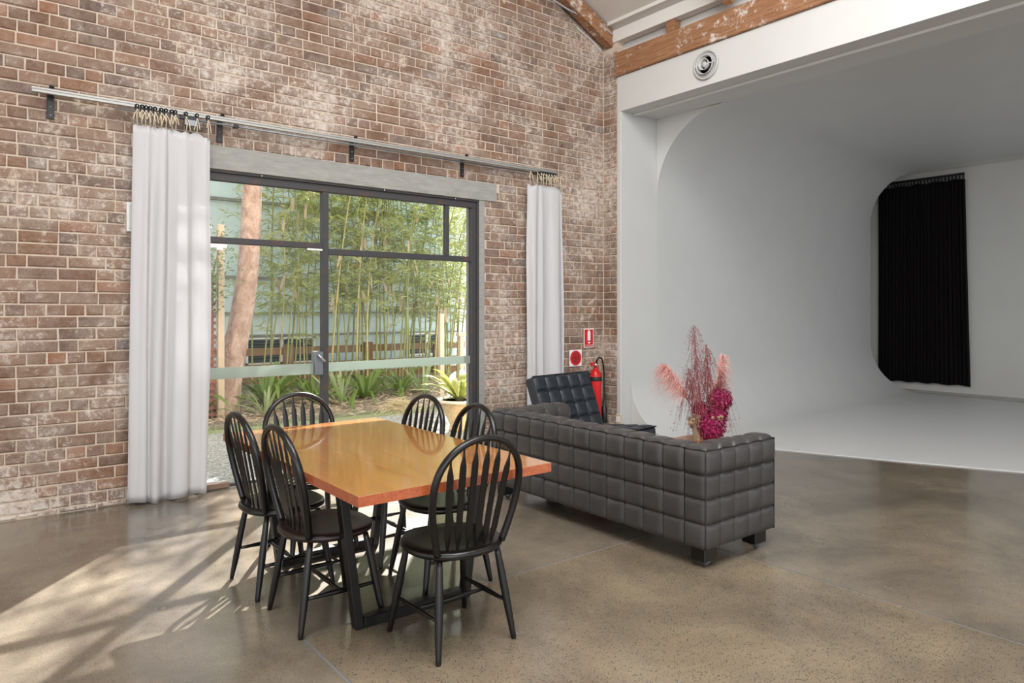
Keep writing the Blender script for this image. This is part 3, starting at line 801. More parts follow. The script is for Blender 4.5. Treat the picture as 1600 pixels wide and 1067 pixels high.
def make_chair():
    root = thing('dining_chair', '', 'chair', group='black hoop-back chairs around the dining table')
    # seat: dished, rounded shield
    n = 40
    def outline(w):
        c, s = math.cos(w), math.sin(w)
        x = 0.225 * math.copysign(abs(c) ** 0.82, c); y = 0.215 * math.copysign(abs(s) ** 0.86, s)
        if s < 0: x *= 1 - 0.10 * (-s) ** 2
        return x, y
    rings = [(0.0001, 0.402), (0.86, 0.402), (0.955, 0.407), (0.995, 0.416), (1.0, 0.424), (0.985, 0.434), (0.94, 0.440), (0.7, 0.434), (0.4, 0.430), (0.0001, 0.430)]
    vs = []; fs = []
    for r, z in rings:
        for j in range(n):
            x, y = outline(2 * PI * j / n); vs.append((x * r, y * r, z))
    for i in range(len(rings) - 1):
        for j in range(n): fs.append((i * n + j, i * n + (j + 1) % n, (i + 1) * n + (j + 1) % n, (i + 1) * n + j))
    m = MB(); m.add(vs, fs); local(m, 'seat', M['chair_black'], root, True)
    # hoop
    def lean(z): return -0.148 - (z - 0.43) * 0.20
    pts = []
    def hoop_pt(t):                  # t in 0..1 from left base over the top to right base
        if t < 0.28: q = t / 0.28; x = -(0.168 + 0.054 * math.sin(q * PI / 2)); z = 0.43 + 0.27 * q
        elif t > 0.72: q = (1 - t) / 0.28; x = 0.168 + 0.054 * math.sin(q * PI / 2); z = 0.43 + 0.27 * q
        else:
            w = PI * (t - 0.28) / 0.44; x = -0.222 * math.cos(w); z = 0.70 + 0.218 * math.sin(w) ** 0.92 if math.sin(w) > 0 else 0.70
        return Vector((x, lean(z), z))
    pts = [hoop_pt(i / 56) for i in range(57)]
    m = MB(); m.tube(pts, 0.0155, 10, 1.1, up=(0, 1, 0)); local(m, 'back_hoop', M['chair_black'], root, True)
    # arrow spindles
    top_pts = pts[10:47]
    for k in range(6):
        xb = -0.115 + 0.046 * k; xt = xb * 1.36
        zt = min((p for p in top_pts), key=lambda p: abs(p.x - xt) + (1.0 if p.z < 0.72 else 0)).z
        a = Vector((xb, -0.160 + 0.02 * abs(xb) / 0.115, 0.428)); b = Vector((xt, lean(zt), zt))
        prof = [(0.0, 0.0055), (0.05, 0.006), (0.16, 0.0155), (0.45, 0.0155), (0.74, 0.0165), (0.80, 0.015), (0.90, 0.0045), (1.0, 0.0045)]
        m = MB(); vs = []; fs = []
        d = (b - a); side = Vector((1, 0, 0)); nrm = d.normalized().cross(side).normalized()
        for q, (u, hw) in enumerate(prof):
            c = a + d * u; th = 0.0055 if hw > 0.006 else 0.0045
            vs += [c - side * hw - nrm * th * 0.4, c - nrm * th, c + side * hw - nrm * th * 0.4, c + side * hw + nrm * th * 0.4, c + nrm * th, c - side * hw + nrm * th * 0.4]
        for q in range(len(prof) - 1):
            for j in range(6): fs.append((q * 6 + j, q * 6 + (j + 1) % 6, (q + 1) * 6 + (j + 1) % 6, (q + 1) * 6 + j))
        m.add(vs, fs); local(m, 'spindle', M['chair_black'], root)
    # legs and stretchers
    legs = {}
    for sx in (-1, 1):
        for sy in (-1, 1):
            a = Vector((sx * 0.150, sy * 0.135, 0.408)); b = Vector((sx * (0.197 if sy < 0 else 0.206), sy * 0.201, 0.0))
            legs[sx, sy] = (a, b)
            us = [0, 0.10, 0.3, 0.5, 0.7, 0.9, 0.985, 1.0]; rr = [0.0125, 0.0145, 0.0172, 0.0178, 0.0165, 0.0135, 0.0122, 0.010]
            m = MB(); m.tube([a + (b - a) * u for u in us], rr, 12); local(m, 'leg', M['chair_black'], root, True)
    mids = []
    for sx in (-1, 1):
        p = [legs[sx, -1][0].lerp(legs[sx, -1][1], 0.60), legs[sx, 1][0].lerp(legs[sx, 1][1], 0.60)]
        us = [0, 0.15, 0.5, 0.85, 1]; m = MB(); m.tube([p[0].lerp(p[1], u) for u in us], [0.007, 0.009, 0.0135, 0.009, 0.007], 10)
        local(m, 'stretcher', M['chair_black'], root, True); mids.append(p[0].lerp(p[1], 0.5))
    m = MB(); m.tube([mids[0].lerp(mids[1], u) for u in (0, 0.15, 0.5, 0.85, 1)], [0.007, 0.009, 0.0135, 0.009, 0.007], 10)
    local(m, 'stretcher', M['chair_black'], root, True)
    return root
def dining_chairs():
    proto = make_chair()
    # local +Y is the way the chair faces
    spots = [(1.739, 2.655, 0.0, 'black hoop-back chair at the near end of the table, its back to the camera'),
             (1.385, 3.225, -PI / 2, 'black hoop-back chair with brown seat on the left long side, nearer the camera'),
             (1.365, 3.752, -PI / 2 + 0.02, 'black hoop-back chair on the left long side, farther and nearer the white curtain'),
             (1.70, 4.15, PI, 'black hoop-back chair at the far end of the table, facing the camera'),
             (2.06, 3.79, PI / 2 + 0.03, 'black hoop-back chair on the sofa side of the table, farther of the two'),
             (2.06, 3.26, PI / 2 - 0.06, 'black hoop-back chair on the sofa side of the table, nearer of the two')]
    for i, (x, y, r, lab) in enumerate(spots):
        o = proto if i == 0 else copy_tree(proto)
        o.location = (x, y, 0); o.rotation_euler = (0, 0, r); o['label'] = lab
        if i == 1:
            for ch in o.children:
                if ch.name.startswith('seat'):
                    ch.data = ch.data.copy(); ch.data.materials[0] = M['seat_brown']
dining_chairs()

# ------------------------------------------------------------------ tufted leather pieces
def pillow_cell(o, a, b, nrm, bulge, nu=10, nv=10, e=0.42, sag=0.0):
    """one leather square: o corner, a and b its sides, nrm outwards"""
    o, a, b, nrm = Vector(o), Vector(a), Vector(b), Vector(nrm)
    def fn(u, v):
        fu = max(0.0, 1 - abs(2 * u - 1) ** 2.6); fv = max(0.0, 1 - abs(2 * v - 1) ** 2.6)
        h = bulge * (fu * fv) ** e - 0.004 * (1 - min(1, 10 * min(u, 1 - u, v, 1 - v)))
        w = 0.003 * mnoise.noise((o + a * u + b * v) * 14)
        return o + a * u + b * v + nrm * (h + w * (fu * fv) ** 0.5)
    m = MB(); m.grid(fn, nu, nv); return m
def face_cells(part, o, A, B, na, nb, nrm, bulge, mat, name='leather_panel', bvar=0.25, last=None, flip=False):
    o, A, B = Vector(o), Vector(A), Vector(B); nrm = Vector(nrm)
    for i in range(na):
        for j in range(nb):
            bl = bulge * RU(1 - bvar, 1 + bvar)
            if last and j == nb - 1: bl = last * RU(0.85, 1.15)
            c = pillow_cell(o + A * (i / na) + B * (j / nb), A / na, B / nb, nrm, bl)
            if (A.cross(B)).dot(nrm) < 0: c.f = [f[::-1] for f in c.f]
            build(c, name, mat, part, True)
def sofa():
    X0, X1, Y0, Y1, Z0, Z1 = 3.262, 3.945, 2.412, 4.405, 0.118, 0.672
    T = 0.148; L = M['leather_grey']
    t = thing('leather_sofa', 'low charcoal grey leather sofa sewn in squares, back to the table', 'sofa', ((X0 + X1) / 2, (Y0 + Y1) / 2, 0))
    def core(name, x0, x1, y0, y1, z0, z1):
        m = MB(); m.box(x0 + .004, x1 - .004, y0 + .004, y1 - .004, z0 + .002, z1 - .004); return build(m, name, L, t)
    def pipe(part, *pts):
        P = []
        for q in range(len(pts) - 1):
            n = max(2, int((Vector(pts[q + 1]) - Vector(pts[q])).length / 0.03))
            P += [Vector(pts[q]).lerp(Vector(pts[q + 1]), s / n) for s in range(n)]
        P.append(Vector(pts[-1]))
        m = MB(); m.tube([p + Vector((0, 0, 0.004 * math.sin(40 * (p.x + p.y)))) for p in P], 0.0042, 6); build(m, 'piping', M['piping'], part, True)
    B = 0.013
    # near arm and far arm
    for (ya, yb, outer) in ((Y0, Y0 + T, -1), (Y1 - T, Y1, 1)):
        p = core('arm', X0, X1, ya, yb, Z0, Z1)
        yo, yi = (ya, yb) if outer < 0 else (yb, ya)
        face_cells(p, (X0, yo, Z0), (X1 - X0, 0, 0), (0, 0, Z1 - Z0), 5, 4, (0, outer, 0), B, L, last=0.026)
        face_cells(p, (X0, ya, Z0), (0, yb - ya, 0), (0, 0, Z1 - Z0), 1, 4, (-1, 0, 0), B, L, last=0.022)
        face_cells(p, (X1, ya, Z0), (0, yb - ya, 0), (0, 0, Z1 - Z0), 1, 4, (1, 0, 0), B, L, last=0.024)
        face_cells(p, (X0, ya, Z1), (X1 - X0, 0, 0), (0, yb - ya, 0), 5, 1, (0, 0, 1), 0.027, L)
        face_cells(p, (X0 + T, yi, 0.40), (X1 - X0 - T, 0, 0), (0, 0, Z1 - 0.40), 4, 2, (0, -outer, 0), B, L)
        pipe(p, (X0, yo, Z0), (X0, yo, Z1), (X1, yo, Z1), (X1, yo, Z0))
        pipe(p, (X0, yo, Z1), (X0, yi, Z1)); pipe(p, (X1, yo, Z1), (X1, yi, Z1))
    # back
    ya, yb = Y0 + T + 0.004, Y1 - T - 0.004
    p = core('backrest', X0, X0 + T, ya, yb, Z0, Z1)
    face_cells(p, (X0, ya, Z0), (0, yb - ya, 0), (0, 0, Z1 - Z0), 11, 4, (-1, 0, 0), B, L, last=0.024)
    face_cells(p, (X0, ya, Z1), (0, yb - ya, 0), (T, 0, 0), 11, 1, (0, 0, 1), 0.027, L)
    face_cells(p, (X0 + T, ya, 0.40), (0, yb - ya, 0), (0, 0, Z1 - 0.40), 11, 2, (1, 0, 0), B, L)
    pipe(p, (X0, ya, Z1), (X0, yb, Z1))
    # seat
    p = core('seat', X0 + T, X1, ya, yb, Z0, 0.40)
    face_cells(p, (X0 + T, ya, 0.40), (X1 - X0 - T, 0, 0), (0, yb - ya, 0), 4, 11, (0, 0, 1), 0.02, L)
    face_cells(p, (X1, ya, Z0), (0, yb - ya, 0), (0, 0, 0.40 - Z0), 11, 2, (1, 0, 0), B, L)
    # feet on castors
    for fx in (X0 + 0.085, X1 - 0.10):
        for fy in (Y0 + 0.075, Y1 - 0.075):
            m = MB(); m.bbox(fx - 0.058, fx + 0.058, fy - 0.048, fy + 0.048, 0.034, Z0 + 0.003, 0.003); fo = build(m, 'foot', M['block_black'], t)
            m = MB(); m.lathe([(0.0001, -0.012), (0.020, -0.012), (0.024, -0.006), (0.024, 0.006), (0.020, 0.012), (0.0001, 0.012)], (fx, fy - 0.012, 0.024), 16, 'y'); build(m, 'castor', M['grey_rod'], fo, True)
            m = MB(); m.lathe([(0.036, 0.020), (0.040, 0.026), (0.036, 0.035)], (fx, fy, 0), 16); build(m, 'castor_cup', M['grey_rod'], fo, True)
sofa()

def lounge_chair():
    c = Vector((4.44, 4.50, 0))
    t = thing('lounge_chair', 'black button-tufted leather lounge chair beside the fire extinguisher', 'chair', c, rz=math.radians(8))
    L = M['leather_black']; W = 0.80
    # local: chair faces -Y, seat along y from +0.28 (rear) to -0.34 (front)
    def cushion(name, o, A, Bv, N, th, na, nb):
        o, A, Bv, N = Vector(o), Vector(A), Vector(Bv), Vector(N).normalized()
        m = MB(); e = 0.0
        v = [o - N * th, o + A - N * th, o + A + Bv - N * th, o + Bv - N * th, o, o + A, o + A + Bv, o + Bv]
        m.add(v, [(0, 3, 2, 1), (0, 1, 5, 4), (1, 2, 6, 5), (2, 3, 7, 6), (3, 0, 4, 7), (4, 5, 6, 7)])
        p = local(m, name, L, t); b = p.modifiers.new('b', 'BEVEL'); b.width = 0.02; b.segments = 3
        for i in range(na):
            for j in range(nb):
                q = pillow_cell(o + A * (i / na) + Bv * (j / nb) + N * 0.002, A / na, Bv / nb, N, 0.022, 7, 7)
                if A.cross(Bv).dot(N) < 0: q.f = [f[::-1] for f in q.f]
                local(q, 'tufted_panel', L, p, True)
        for i in range(1, na):
            for j in range(1, nb):
                q = MB(); s = o + A * (i / na) + Bv * (j / nb) + N * 0.004; q.sphere(s, 0.010, 8, 5); local(q, 'button', M['piping'], p, True)
        m = MB(); P = [o + N * .004, o + A + N * .004, o + A + Bv + N * .004, o + Bv + N * .004, o + N * .004]; m.tube(P, 0.006, 6); local(m, 'piping', M['piping'], p, True)
        return p
    up = Vector((0, 0.19, 0.52)); nb = Vector((0, -0.52, 0.19))
    cushion('back_cushion', (-W / 2, 0.17, 0.345), (W, 0, 0), up, nb, 0.10, 5, 4)
    sv = Vector((0, -0.60, 0.05)); ns = Vector((0, 0.05, 0.60))
    cushion('seat_cushion', (-W / 2, 0.19, 0.365), (W, 0, 0), sv, ns, 0.10, 5, 4)
    for sx in (-0.36, 0.36):
        P = []
        for i in range(15):
            u = i / 14; P.append((sx, 0.42 - 0.80 * u, 0.84 * (1 - u) ** 1.0 - 0.30 * math.sin(PI * u) + 0.0))
        P = [(x, y, max(0.012, z)) for x, y, z in P]
        m = MB(); m.tube(P, 0.012, 8, 1.4, up=(1, 0, 0)); local(m, 'frame_leg', M['chrome'], t, True)
        P = [(sx, -0.40 + 0.78 * i / 14, 0.30 - 0.10 * math.sin(PI * i / 14 * 0.8) - 0.288 * (i / 14) ** 2.2) for i in range(15)]
        P = [(x, y, max(0.012, z)) for x, y, z in P]
        m = MB(); m.tube(P, 0.012, 8, 1.4, up=(1, 0, 0)); local(m, 'frame_leg', M['chrome'], t, True)
lounge_chair()

# ------------------------------------------------------------------ coffee table with the dried flowers
def flowers():
    ZT = 0.45; cx, cy = 4.48, 3.33
    t = thing('coffee_table', 'low light timber coffee table behind the sofa arm', 'table', (4.36, 3.22, 0))
    m = MB(); m.bbox(4.04, 4.742, 3.05, 3.585, ZT - 0.035, ZT, 0.004); build(m, 'tabletop', M['wood_light'], t)
    for x in (4.08, 4.70):
        for y in (3.09, 3.545):
            m = MB(); m.bbox(x - 0.025, x + 0.025, y - 0.025, y + 0.025, 0.0, ZT - 0.034, 0.004); build(m, 'leg', M['wood_light'], t)
    rv = Vector((math.sin(AX), -math.cos(AX), 0)); tw = Vector((-math.cos(AX), -math.sin(AX), 0))   # image right, towards viewer side
    def P(l, z, d=0.0): return Vector((cx, cy, 0)) + rv * l + tw * d + Vector((0, 0, z))
    g = 'dried flowers in the stone vase'
    v = MB(); v.lathe([(0.0001, 0.0), (0.074, 0.0), (0.080, 0.01), (0.083, 0.10), (0.080, 0.165), (0.072, 0.168), (0.068, 0.150), (0.068, 0.03), (0.0001, 0.03)], (cx, cy, ZT), 28)
    tag(build(v, 'stone_vase', M['vase'], smooth=True, origin=(cx, cy, ZT)), 'short speckled stone vase holding dried flowers on the coffee table', 'vase')
    def bloom(c, r, lab):
        th = thing('hydrangea_bloom', lab, 'flower', c, group=g); m = MB()
        N = int(900 * (r / 0.1) ** 2)
        for i in range(N):
            z = 1 - 2 * (i + .5) / N; w = i * 2.399963; q = math.sqrt(1 - z * z)
            d = Vector((q * math.cos(w), q * math.sin(w), z)); rr = r * RU(0.80, 1.04) * (1 + 0.08 * mnoise.noise(d * 3))
            s = d.orthogonal().normalized(); s = Matrix.Rotation(RU(0, 6.28), 3, d) @ s
            dd = (s.cross(d) + d * RU(0.1, 0.9)).normalized()
            m.leaf(c + d * rr, dd, s, RU(0.016, 0.026), RU(0.013, 0.02), 0.1)
        o = build(m, 'petals', M['hydrangea'], th); o['kind'] = 'stuff'
        m = MB(); m.sphere(c, r * 0.80, 14, 9); build(m, 'flower_core', M['hydrangea'], th, True)
        m = MB(); e = P(0.0, ZT + 0.10); m.tube([c, c.lerp(e, 0.5) + Vector((0, 0, 0.01)), e], 0.004, 6); build(m, 'stalk', M['stem'], th, True)
    bloom(P(0.115, 0.775, 0.02), 0.088, 'round crimson hydrangea bloom at upper right of the vase')
    bloom(P(0.03, 0.575, 0.10), 0.098, 'large crimson hydrangea bloom hanging low in front of the vase')
    bloom(P(0.085, 0.655, 0.06), 0.075, 'crimson hydrangea bloom squeezed between the upper and the low bloom')
    bloom(P(-0.02, 0.69, 0.0), 0.062, 'small dark crimson hydrangea bloom behind the brown gum nuts')
    def plume(p0, p1, p2, lab, n, ln, side):
        th = thing('pampas_plume', lab, 'dried flower', p0, group=g)
        C = lambda t: p0 * (1 - t) ** 2 + p1 * 2 * t * (1 - t) + p2 * t * t
        m = MB(); m.tube([C(i / 12) for i in range(13)], [0.004 - 0.0025 * i / 12 for i in range(13)], 6); build(m, 'stalk', M['stem'], th, True)
        m = MB()
        for i in range(n):
            u = RU(0.42, 1.0); b = C(u); tg = (C(min(1, u + .02)) - C(u - .02)).normalized()
            d = (tg * 1.0 + Vector((RU(-1, 1), RU(-1, 1), RU(-.6, .8))) * 0.75 + side * 0.30).normalized()
            L = ln * RU(0.5, 1.0) * (0.5 + 0.7 * math.sin(PI * min(1, (u - .3) / .75)))
            w = d.cross(Vector((R(), R(), R()))).normalized()
            q = [b + d * L * s + Vector((0, 0, -0.85 * L * s * s)) for s in (0, .35, .7, 1)]
            vs = []
            for s, x in zip((1, 1, .8, .15), q): vs += [x + w * 0.0016 * s, x - w * 0.0016 * s]
            m.add(vs, [(0, 1, 3, 2), (2, 3, 5, 4), (4, 5, 7, 6)])
        o = build(m, 'plume_hair', M['pampas'], th); o['kind'] = 'stuff'
    plume(P(-0.03, 0.58), P(-0.14, 0.83, .03), P(-0.30, 1.03, .04), 'fluffy pink pampas plume leaning out to the left', 750, 0.24, -rv)
    plume(P(0.03, 0.58), P(0.10, 0.85, -.02), P(0.15, 1.10, -.03), 'fluffy pink pampas plume standing at the right', 560, 0.19, rv)
    def spray(base, tip, bend, lab, n, mat):
        th = thing('red_spray', lab, 'dried flower', base, group=g)
        mid = base.lerp(tip, 0.5) + bend
        C = lambda t: base * (1 - t) ** 2 + mid * 2 * t * (1 - t) + tip * t * t
        m = MB(); m.tube([C(i / 14) for i in range(15)], [0.004 - 0.003 * i / 14 for i in range(15)], 6); build(m, 'stalk', M['stem'], th, True)
        m = MB(); leafs = MB()
        for i in range(n):
            u = RU(0.30, 1.0); b = C(u)
            d = Vector((RU(-1, 1), RU(-1, 1), RU(0.1, 0.9))).normalized()
            L = RU(0.07, 0.30) * (1.25 - 0.75 * u)
            q = [b + d * L * s * 0.8 + Vector((0, 0, -1.5 * L * s * s)) for s in (0, .25, .5, .75, 1)]
            w = d.cross(Vector((0, 0, 1))).normalized(); vs = []
            for x in q: vs += [x + w * 0.0011, x - w * 0.0011]
            m.add(vs, [(2 * k, 2 * k + 1, 2 * k + 3, 2 * k + 2) for k in range(4)])
            for x in q[1:]:
                for _ in range(3):
                    dd = Vector((RU(-1, 1), RU(-1, 1), RU(-1, 0.3))).normalized()
                    leafs.leaf(x, dd, dd.orthogonal(), RU(0.008, 0.018), 0.0036)
        o = build(m, 'twigs', M['red_spray'], th); o['kind'] = 'stuff'
        o = build(leafs, 'dried_leaves', M['red_spray'], th); o['kind'] = 'stuff'
    spray(P(0.0, 0.58), P(-0.075, 1.335), rv * -0.02, 'tallest spray of dark red dried twigs in the vase', 155, 0)
    spray(P(0.01, 0.58), P(0.03, 1.19, -.03), rv * 0.03, 'dark red dried spray just right of the tallest one', 165, 0)
    spray(P(-0.01, 0.58), P(-0.13, 1.02, .03), rv * -0.02, 'short dark red dried spray drooping left of the vase centre', 125, 0)
    spray(P(0.03, 0.58), P(0.14, 0.98, .02), rv * 0.03, 'short dark red dried spray drooping at the right of the vase', 115, 0)
    th = thing('gum_nut_branch', 'cluster of round brown gum nuts spilling over the vase rim', 'dried fruit', P(-0.04, 0.60, .08), group=g)
    for k in range(44):
        if k < 26: c = P(RU(-0.14, 0.02), RU(0.555, 0.67), RU(0.06, 0.12))
        elif k < 38: c = P(RU(0.02, 0.10), RU(0.60, 0.68), RU(0.12, 0.16))
        else: c = P(RU(-0.075, -0.045), RU(0.455, 0.50), RU(0.085, 0.11))
        r = RU(0.012, 0.017)
        m = MB(); m.sphere(c, r, 8, 6); build(m, 'gum_nut', M['berry'], th, True)
    m = MB()
    for k in range(14):
        c = P(RU(-0.13, 0.08), RU(0.57, 0.67), RU(0.07, 0.13)); m.tube([c, P(0.0, 0.62, .04)], 0.0022, 5)
    build(m, 'twigs', M['stem'], th)
    for k in range(6):
        m = MB(); b = P(RU(-.10, .0), RU(.60, .66), .10); m.leaf(b, -rv * RU(.5, 1) + Vector((0, 0, RU(-.5, .4))), tw + rv * .3 + Vector((0, 0, .8)), 0.07, 0.02, .2, seg=4)
        build(m, 'leaf', M['dry_leaf'], th)
flowers()
# ================================================================== CURTAINS AND TRACK
def curtain_track():
    t = thing('curtain_track', 'long pale aluminium curtain track on black brackets above the door', 'curtain track', (0.39, 5.95, 3.0))
    m = MB(); m.bbox(0.386, 5.225, 5.855, 5.885, 2.968, 3.006, 0.003); m.box(0.386, 5.225, 5.849, 5.856, 2.990, 2.996); build(m, 'rail', M['alu'], t)
    m = MB(); m.tube([(0.888, 5.84, 2.938), (4.93, 5.84, 2.942)], 0.009, 10); build(m, 'draw_rod', M['grey_rod'], t, True)
    for x in (0.504, 1.654, 2.81, 4.022):
        m = MB(); m.bbox(x - 0.022, x + 0.022, 5.946, 5.957, 2.815, 2.985, 0.002); m.bbox(x - 0.018, x + 0.018, 5.86, 5.95, 3.006, 3.014, 0.002)
        m.box(x - 0.018, x + 0.018, 5.945, 5.957, 2.98, 3.014)
        b = build(m, 'bracket', M['black_plastic'], t)
        m = MB(); m.lathe([(0.0001, 0.0), (0.016, 0.0), (0.016, 0.012), (0.008, 0.02), (0.0001, 0.02)], (x, 5.868, 3.014), 10); build(m, 'knob', M['black_plastic'], b, True)
        for z in (2.84, 2.90):
            m = MB(); m.sphere((x, 5.944, z), 0.005, 6, 4); build(m, 'screw', M['chrome'], b, True)
    m = MB(); m.bbox(1.36, 1.46, 5.825, 5.86, 2.885, 2.935, 0.004); build(m, 'cord_housing', M['grey_rod'], t)
    m = MB(); m.bbox(1.33, 1.45, 5.825, 5.855, 2.93, 2.962, 0.004); build(m, 'carrier_arm', M['black_plastic'], t)
    m = MB(); m.bbox(4.965, 5.215, 5.83, 5.872, 2.925, 2.972, 0.005); build(m, 'carrier_stack', M['black_plastic'], t)
    for x in (1.75, 4.90):
        m = MB(); m.bbox(x - 0.02, x + 0.02, 5.825, 5.858, 2.925, 2.952, 0.003); build(m, 'rod_clip', M['black_plastic'], t)
curtain_track()

def rope_tie(part_parent, x, y, zt, zb, studs=True):
    m = MB()
    m.tube([(x, y - 0.004, zt), (x + RU(-.006, .006), y - 0.012, (zt + zb) / 2), (x + RU(-.004, .004), y - 0.006, zb - 0.012)], 0.0035, 6)
    for s in (-1, 1):
        a = RU(0.010, 0.035) * s; L = RU(0.05, 0.10)
        m.tube([(x, y - 0.012, zt + 0.002), (x + a * 0.6, y - 0.024, zt - L * 0.4), (x + a, y - 0.022, zt - L)], [0.003, 0.003, 0.0055], 5)
    m.sphere((x, y - 0.012, zt), 0.007, 6, 4)
    build(m, 'rope_tie', M['rope'], part_parent, True)

def white_curtain(label, x0, x1, xb0, xb1, ties, ztop, zbot, folds, amp, seed, yc=5.845, glider=True):
    t = thing('white_curtain', label, 'curtain', ((x0 + x1) / 2, yc, 0), group='white curtains on the track')
    ph = [RU(0, 6.28) for _ in range(4)]
    def wave(s):
        w = math.sin(2 * PI * folds * s + ph[0] + 1.5 * math.sin(2 * PI * 1.3 * s + ph[1]))
        w = math.copysign(abs(w) ** 0.8, w)
        return w * (0.65 + 0.35 * math.sin(2 * PI * 1.1 * s + ph[2]))
    def fn(u, v):
        z0 = zbot + 0.012 * math.sin(9 * u + seed) + 0.03 * max(0, u - .75)
        # the upper hem dips between the ties
        d = min(abs((x0 + (x1 - x0) * u) - tx) for tx in ties)
        zt = ztop - min(0.05, 0.55 * d) - 0.035 * smoothstep(0.82, 1.0, u)
        z = z0 + (zt - z0) * v
        a = amp * (0.45 + 0.75 * smoothstep(1.0, 0.75, v)) * (0.75 + 0.35 * math.sin(3.1 * u + 1.3 * v))
        sx = u + 0.018 * math.sin(2 * PI * folds * u + ph[3] + 2.0 * v) + 0.006 * math.sin(6 * v + 8 * u)
        sx = min(1.0, max(0.0, sx))
        x = (x0 + (x1 - x0) * sx) * v + (xb0 + (xb1 - xb0) * sx) * (1 - v)
        if u > 0.9: x += 0.03 * (u - .9) / .1 * math.sin(PI * v) ** 2
        y = yc + a * wave(u + 0.012 * math.sin(2.2 * v + 5 * u)) + 0.004 * mnoise.noise((x * 9, v * 6, seed))
        return (x, y, z)
    m = MB(); m.grid(fn, 150, 46)
    o = build(m, 'cloth', M['white_cloth'], t, True)
    sd = o.modifiers.new('thick', 'SOLIDIFY'); sd.thickness = 0.003
    for x in ties:
        u = min(1, max(0, (x - x0) / (x1 - x0))); p = fn(u, 1.0)
        rope_tie(t, x, min(p[1], 5.84), 2.945, p[2])
        if glider:
            g = MB(); g.bbox(x - 0.012, x + 0.012, 5.832, 5.856, 2.948, 2.985, 0.003); go = build(g, 'glider', M['black_plastic'], t)
            g = MB(); g.sphere((x, 5.831, 2.974), 0.0065, 8, 5); build(g, 'glider_stud', M['chrome'], go, True)
            g = MB(); g.lathe([(0.0001, -0.006), (0.015, -0.006), (0.015, 0.006), (0.0001, 0.006)], (x, 5.838, 2.978), 12, 'y'); build(g, 'glider_wheel', M['black_plastic'], go, True)
    return t
random.seed(21)
white_curtain('long white curtain covering the left edge of the glass door', 1.012, 1.560, 0.972, 1.528,
              [1.035, 1.069, 1.095, 1.124, 1.156, 1.199, 1.231, 1.272, 1.297, 1.374, 1.454, 1.536], 2.845, 0.012, 4.0, 0.034, 1)
white_curtain('narrow white curtain between the glass door and the fire signs', 4.812, 5.30, 4.815, 5.335,
              [4.827, 4.927, 4.981, 5.018, 5.055, 5.092, 5.13, 5.168, 5.196, 5.27], 2.825, 0.015, 3.2, 0.032, 2, 5.85, False)

def black_curtain():
    t = thing('black_drape', 'tall pleated black drape on the far white wall of the bay', 'curtain', (13.68, 5.5, 0))
    def fn(u, v):
        y = 6.20 + (4.74 - 6.20) * u - 0.085 * u * (1 - v) ** 1.2 * smoothstep(.6, 1, u)
        z = 0.14 + 0.01 * math.sin(30 * u) + (3.74 - 0.14) * v
        w = math.sin(2 * PI * 24 * u + 1.1 * math.sin(13 * u)) + 0.5 * math.sin(2 * PI * 41 * u + 2 * v)
        return (13.69 + 0.028 * w * (0.7 + 0.5 * (1 - v)) , y, z)
    m = MB(); m.grid(fn, 260, 14); o = build(m, 'cloth', M['black_cloth'], t, True)
    m = MB(); m.bbox(13.66, 13.70, 4.74, 6.20, 3.80, 3.84, 0.004); build(m, 'rail', M['black_plastic'], t)
    for k in range(26):
        y = 4.76 + 1.42 * k / 25
        m = MB(); m.bbox(13.66, 13.70, y - 0.012, y + 0.012, 3.735, 3.81, 0.004); build(m, 'glider', M['black_plastic'], t)
black_curtain()

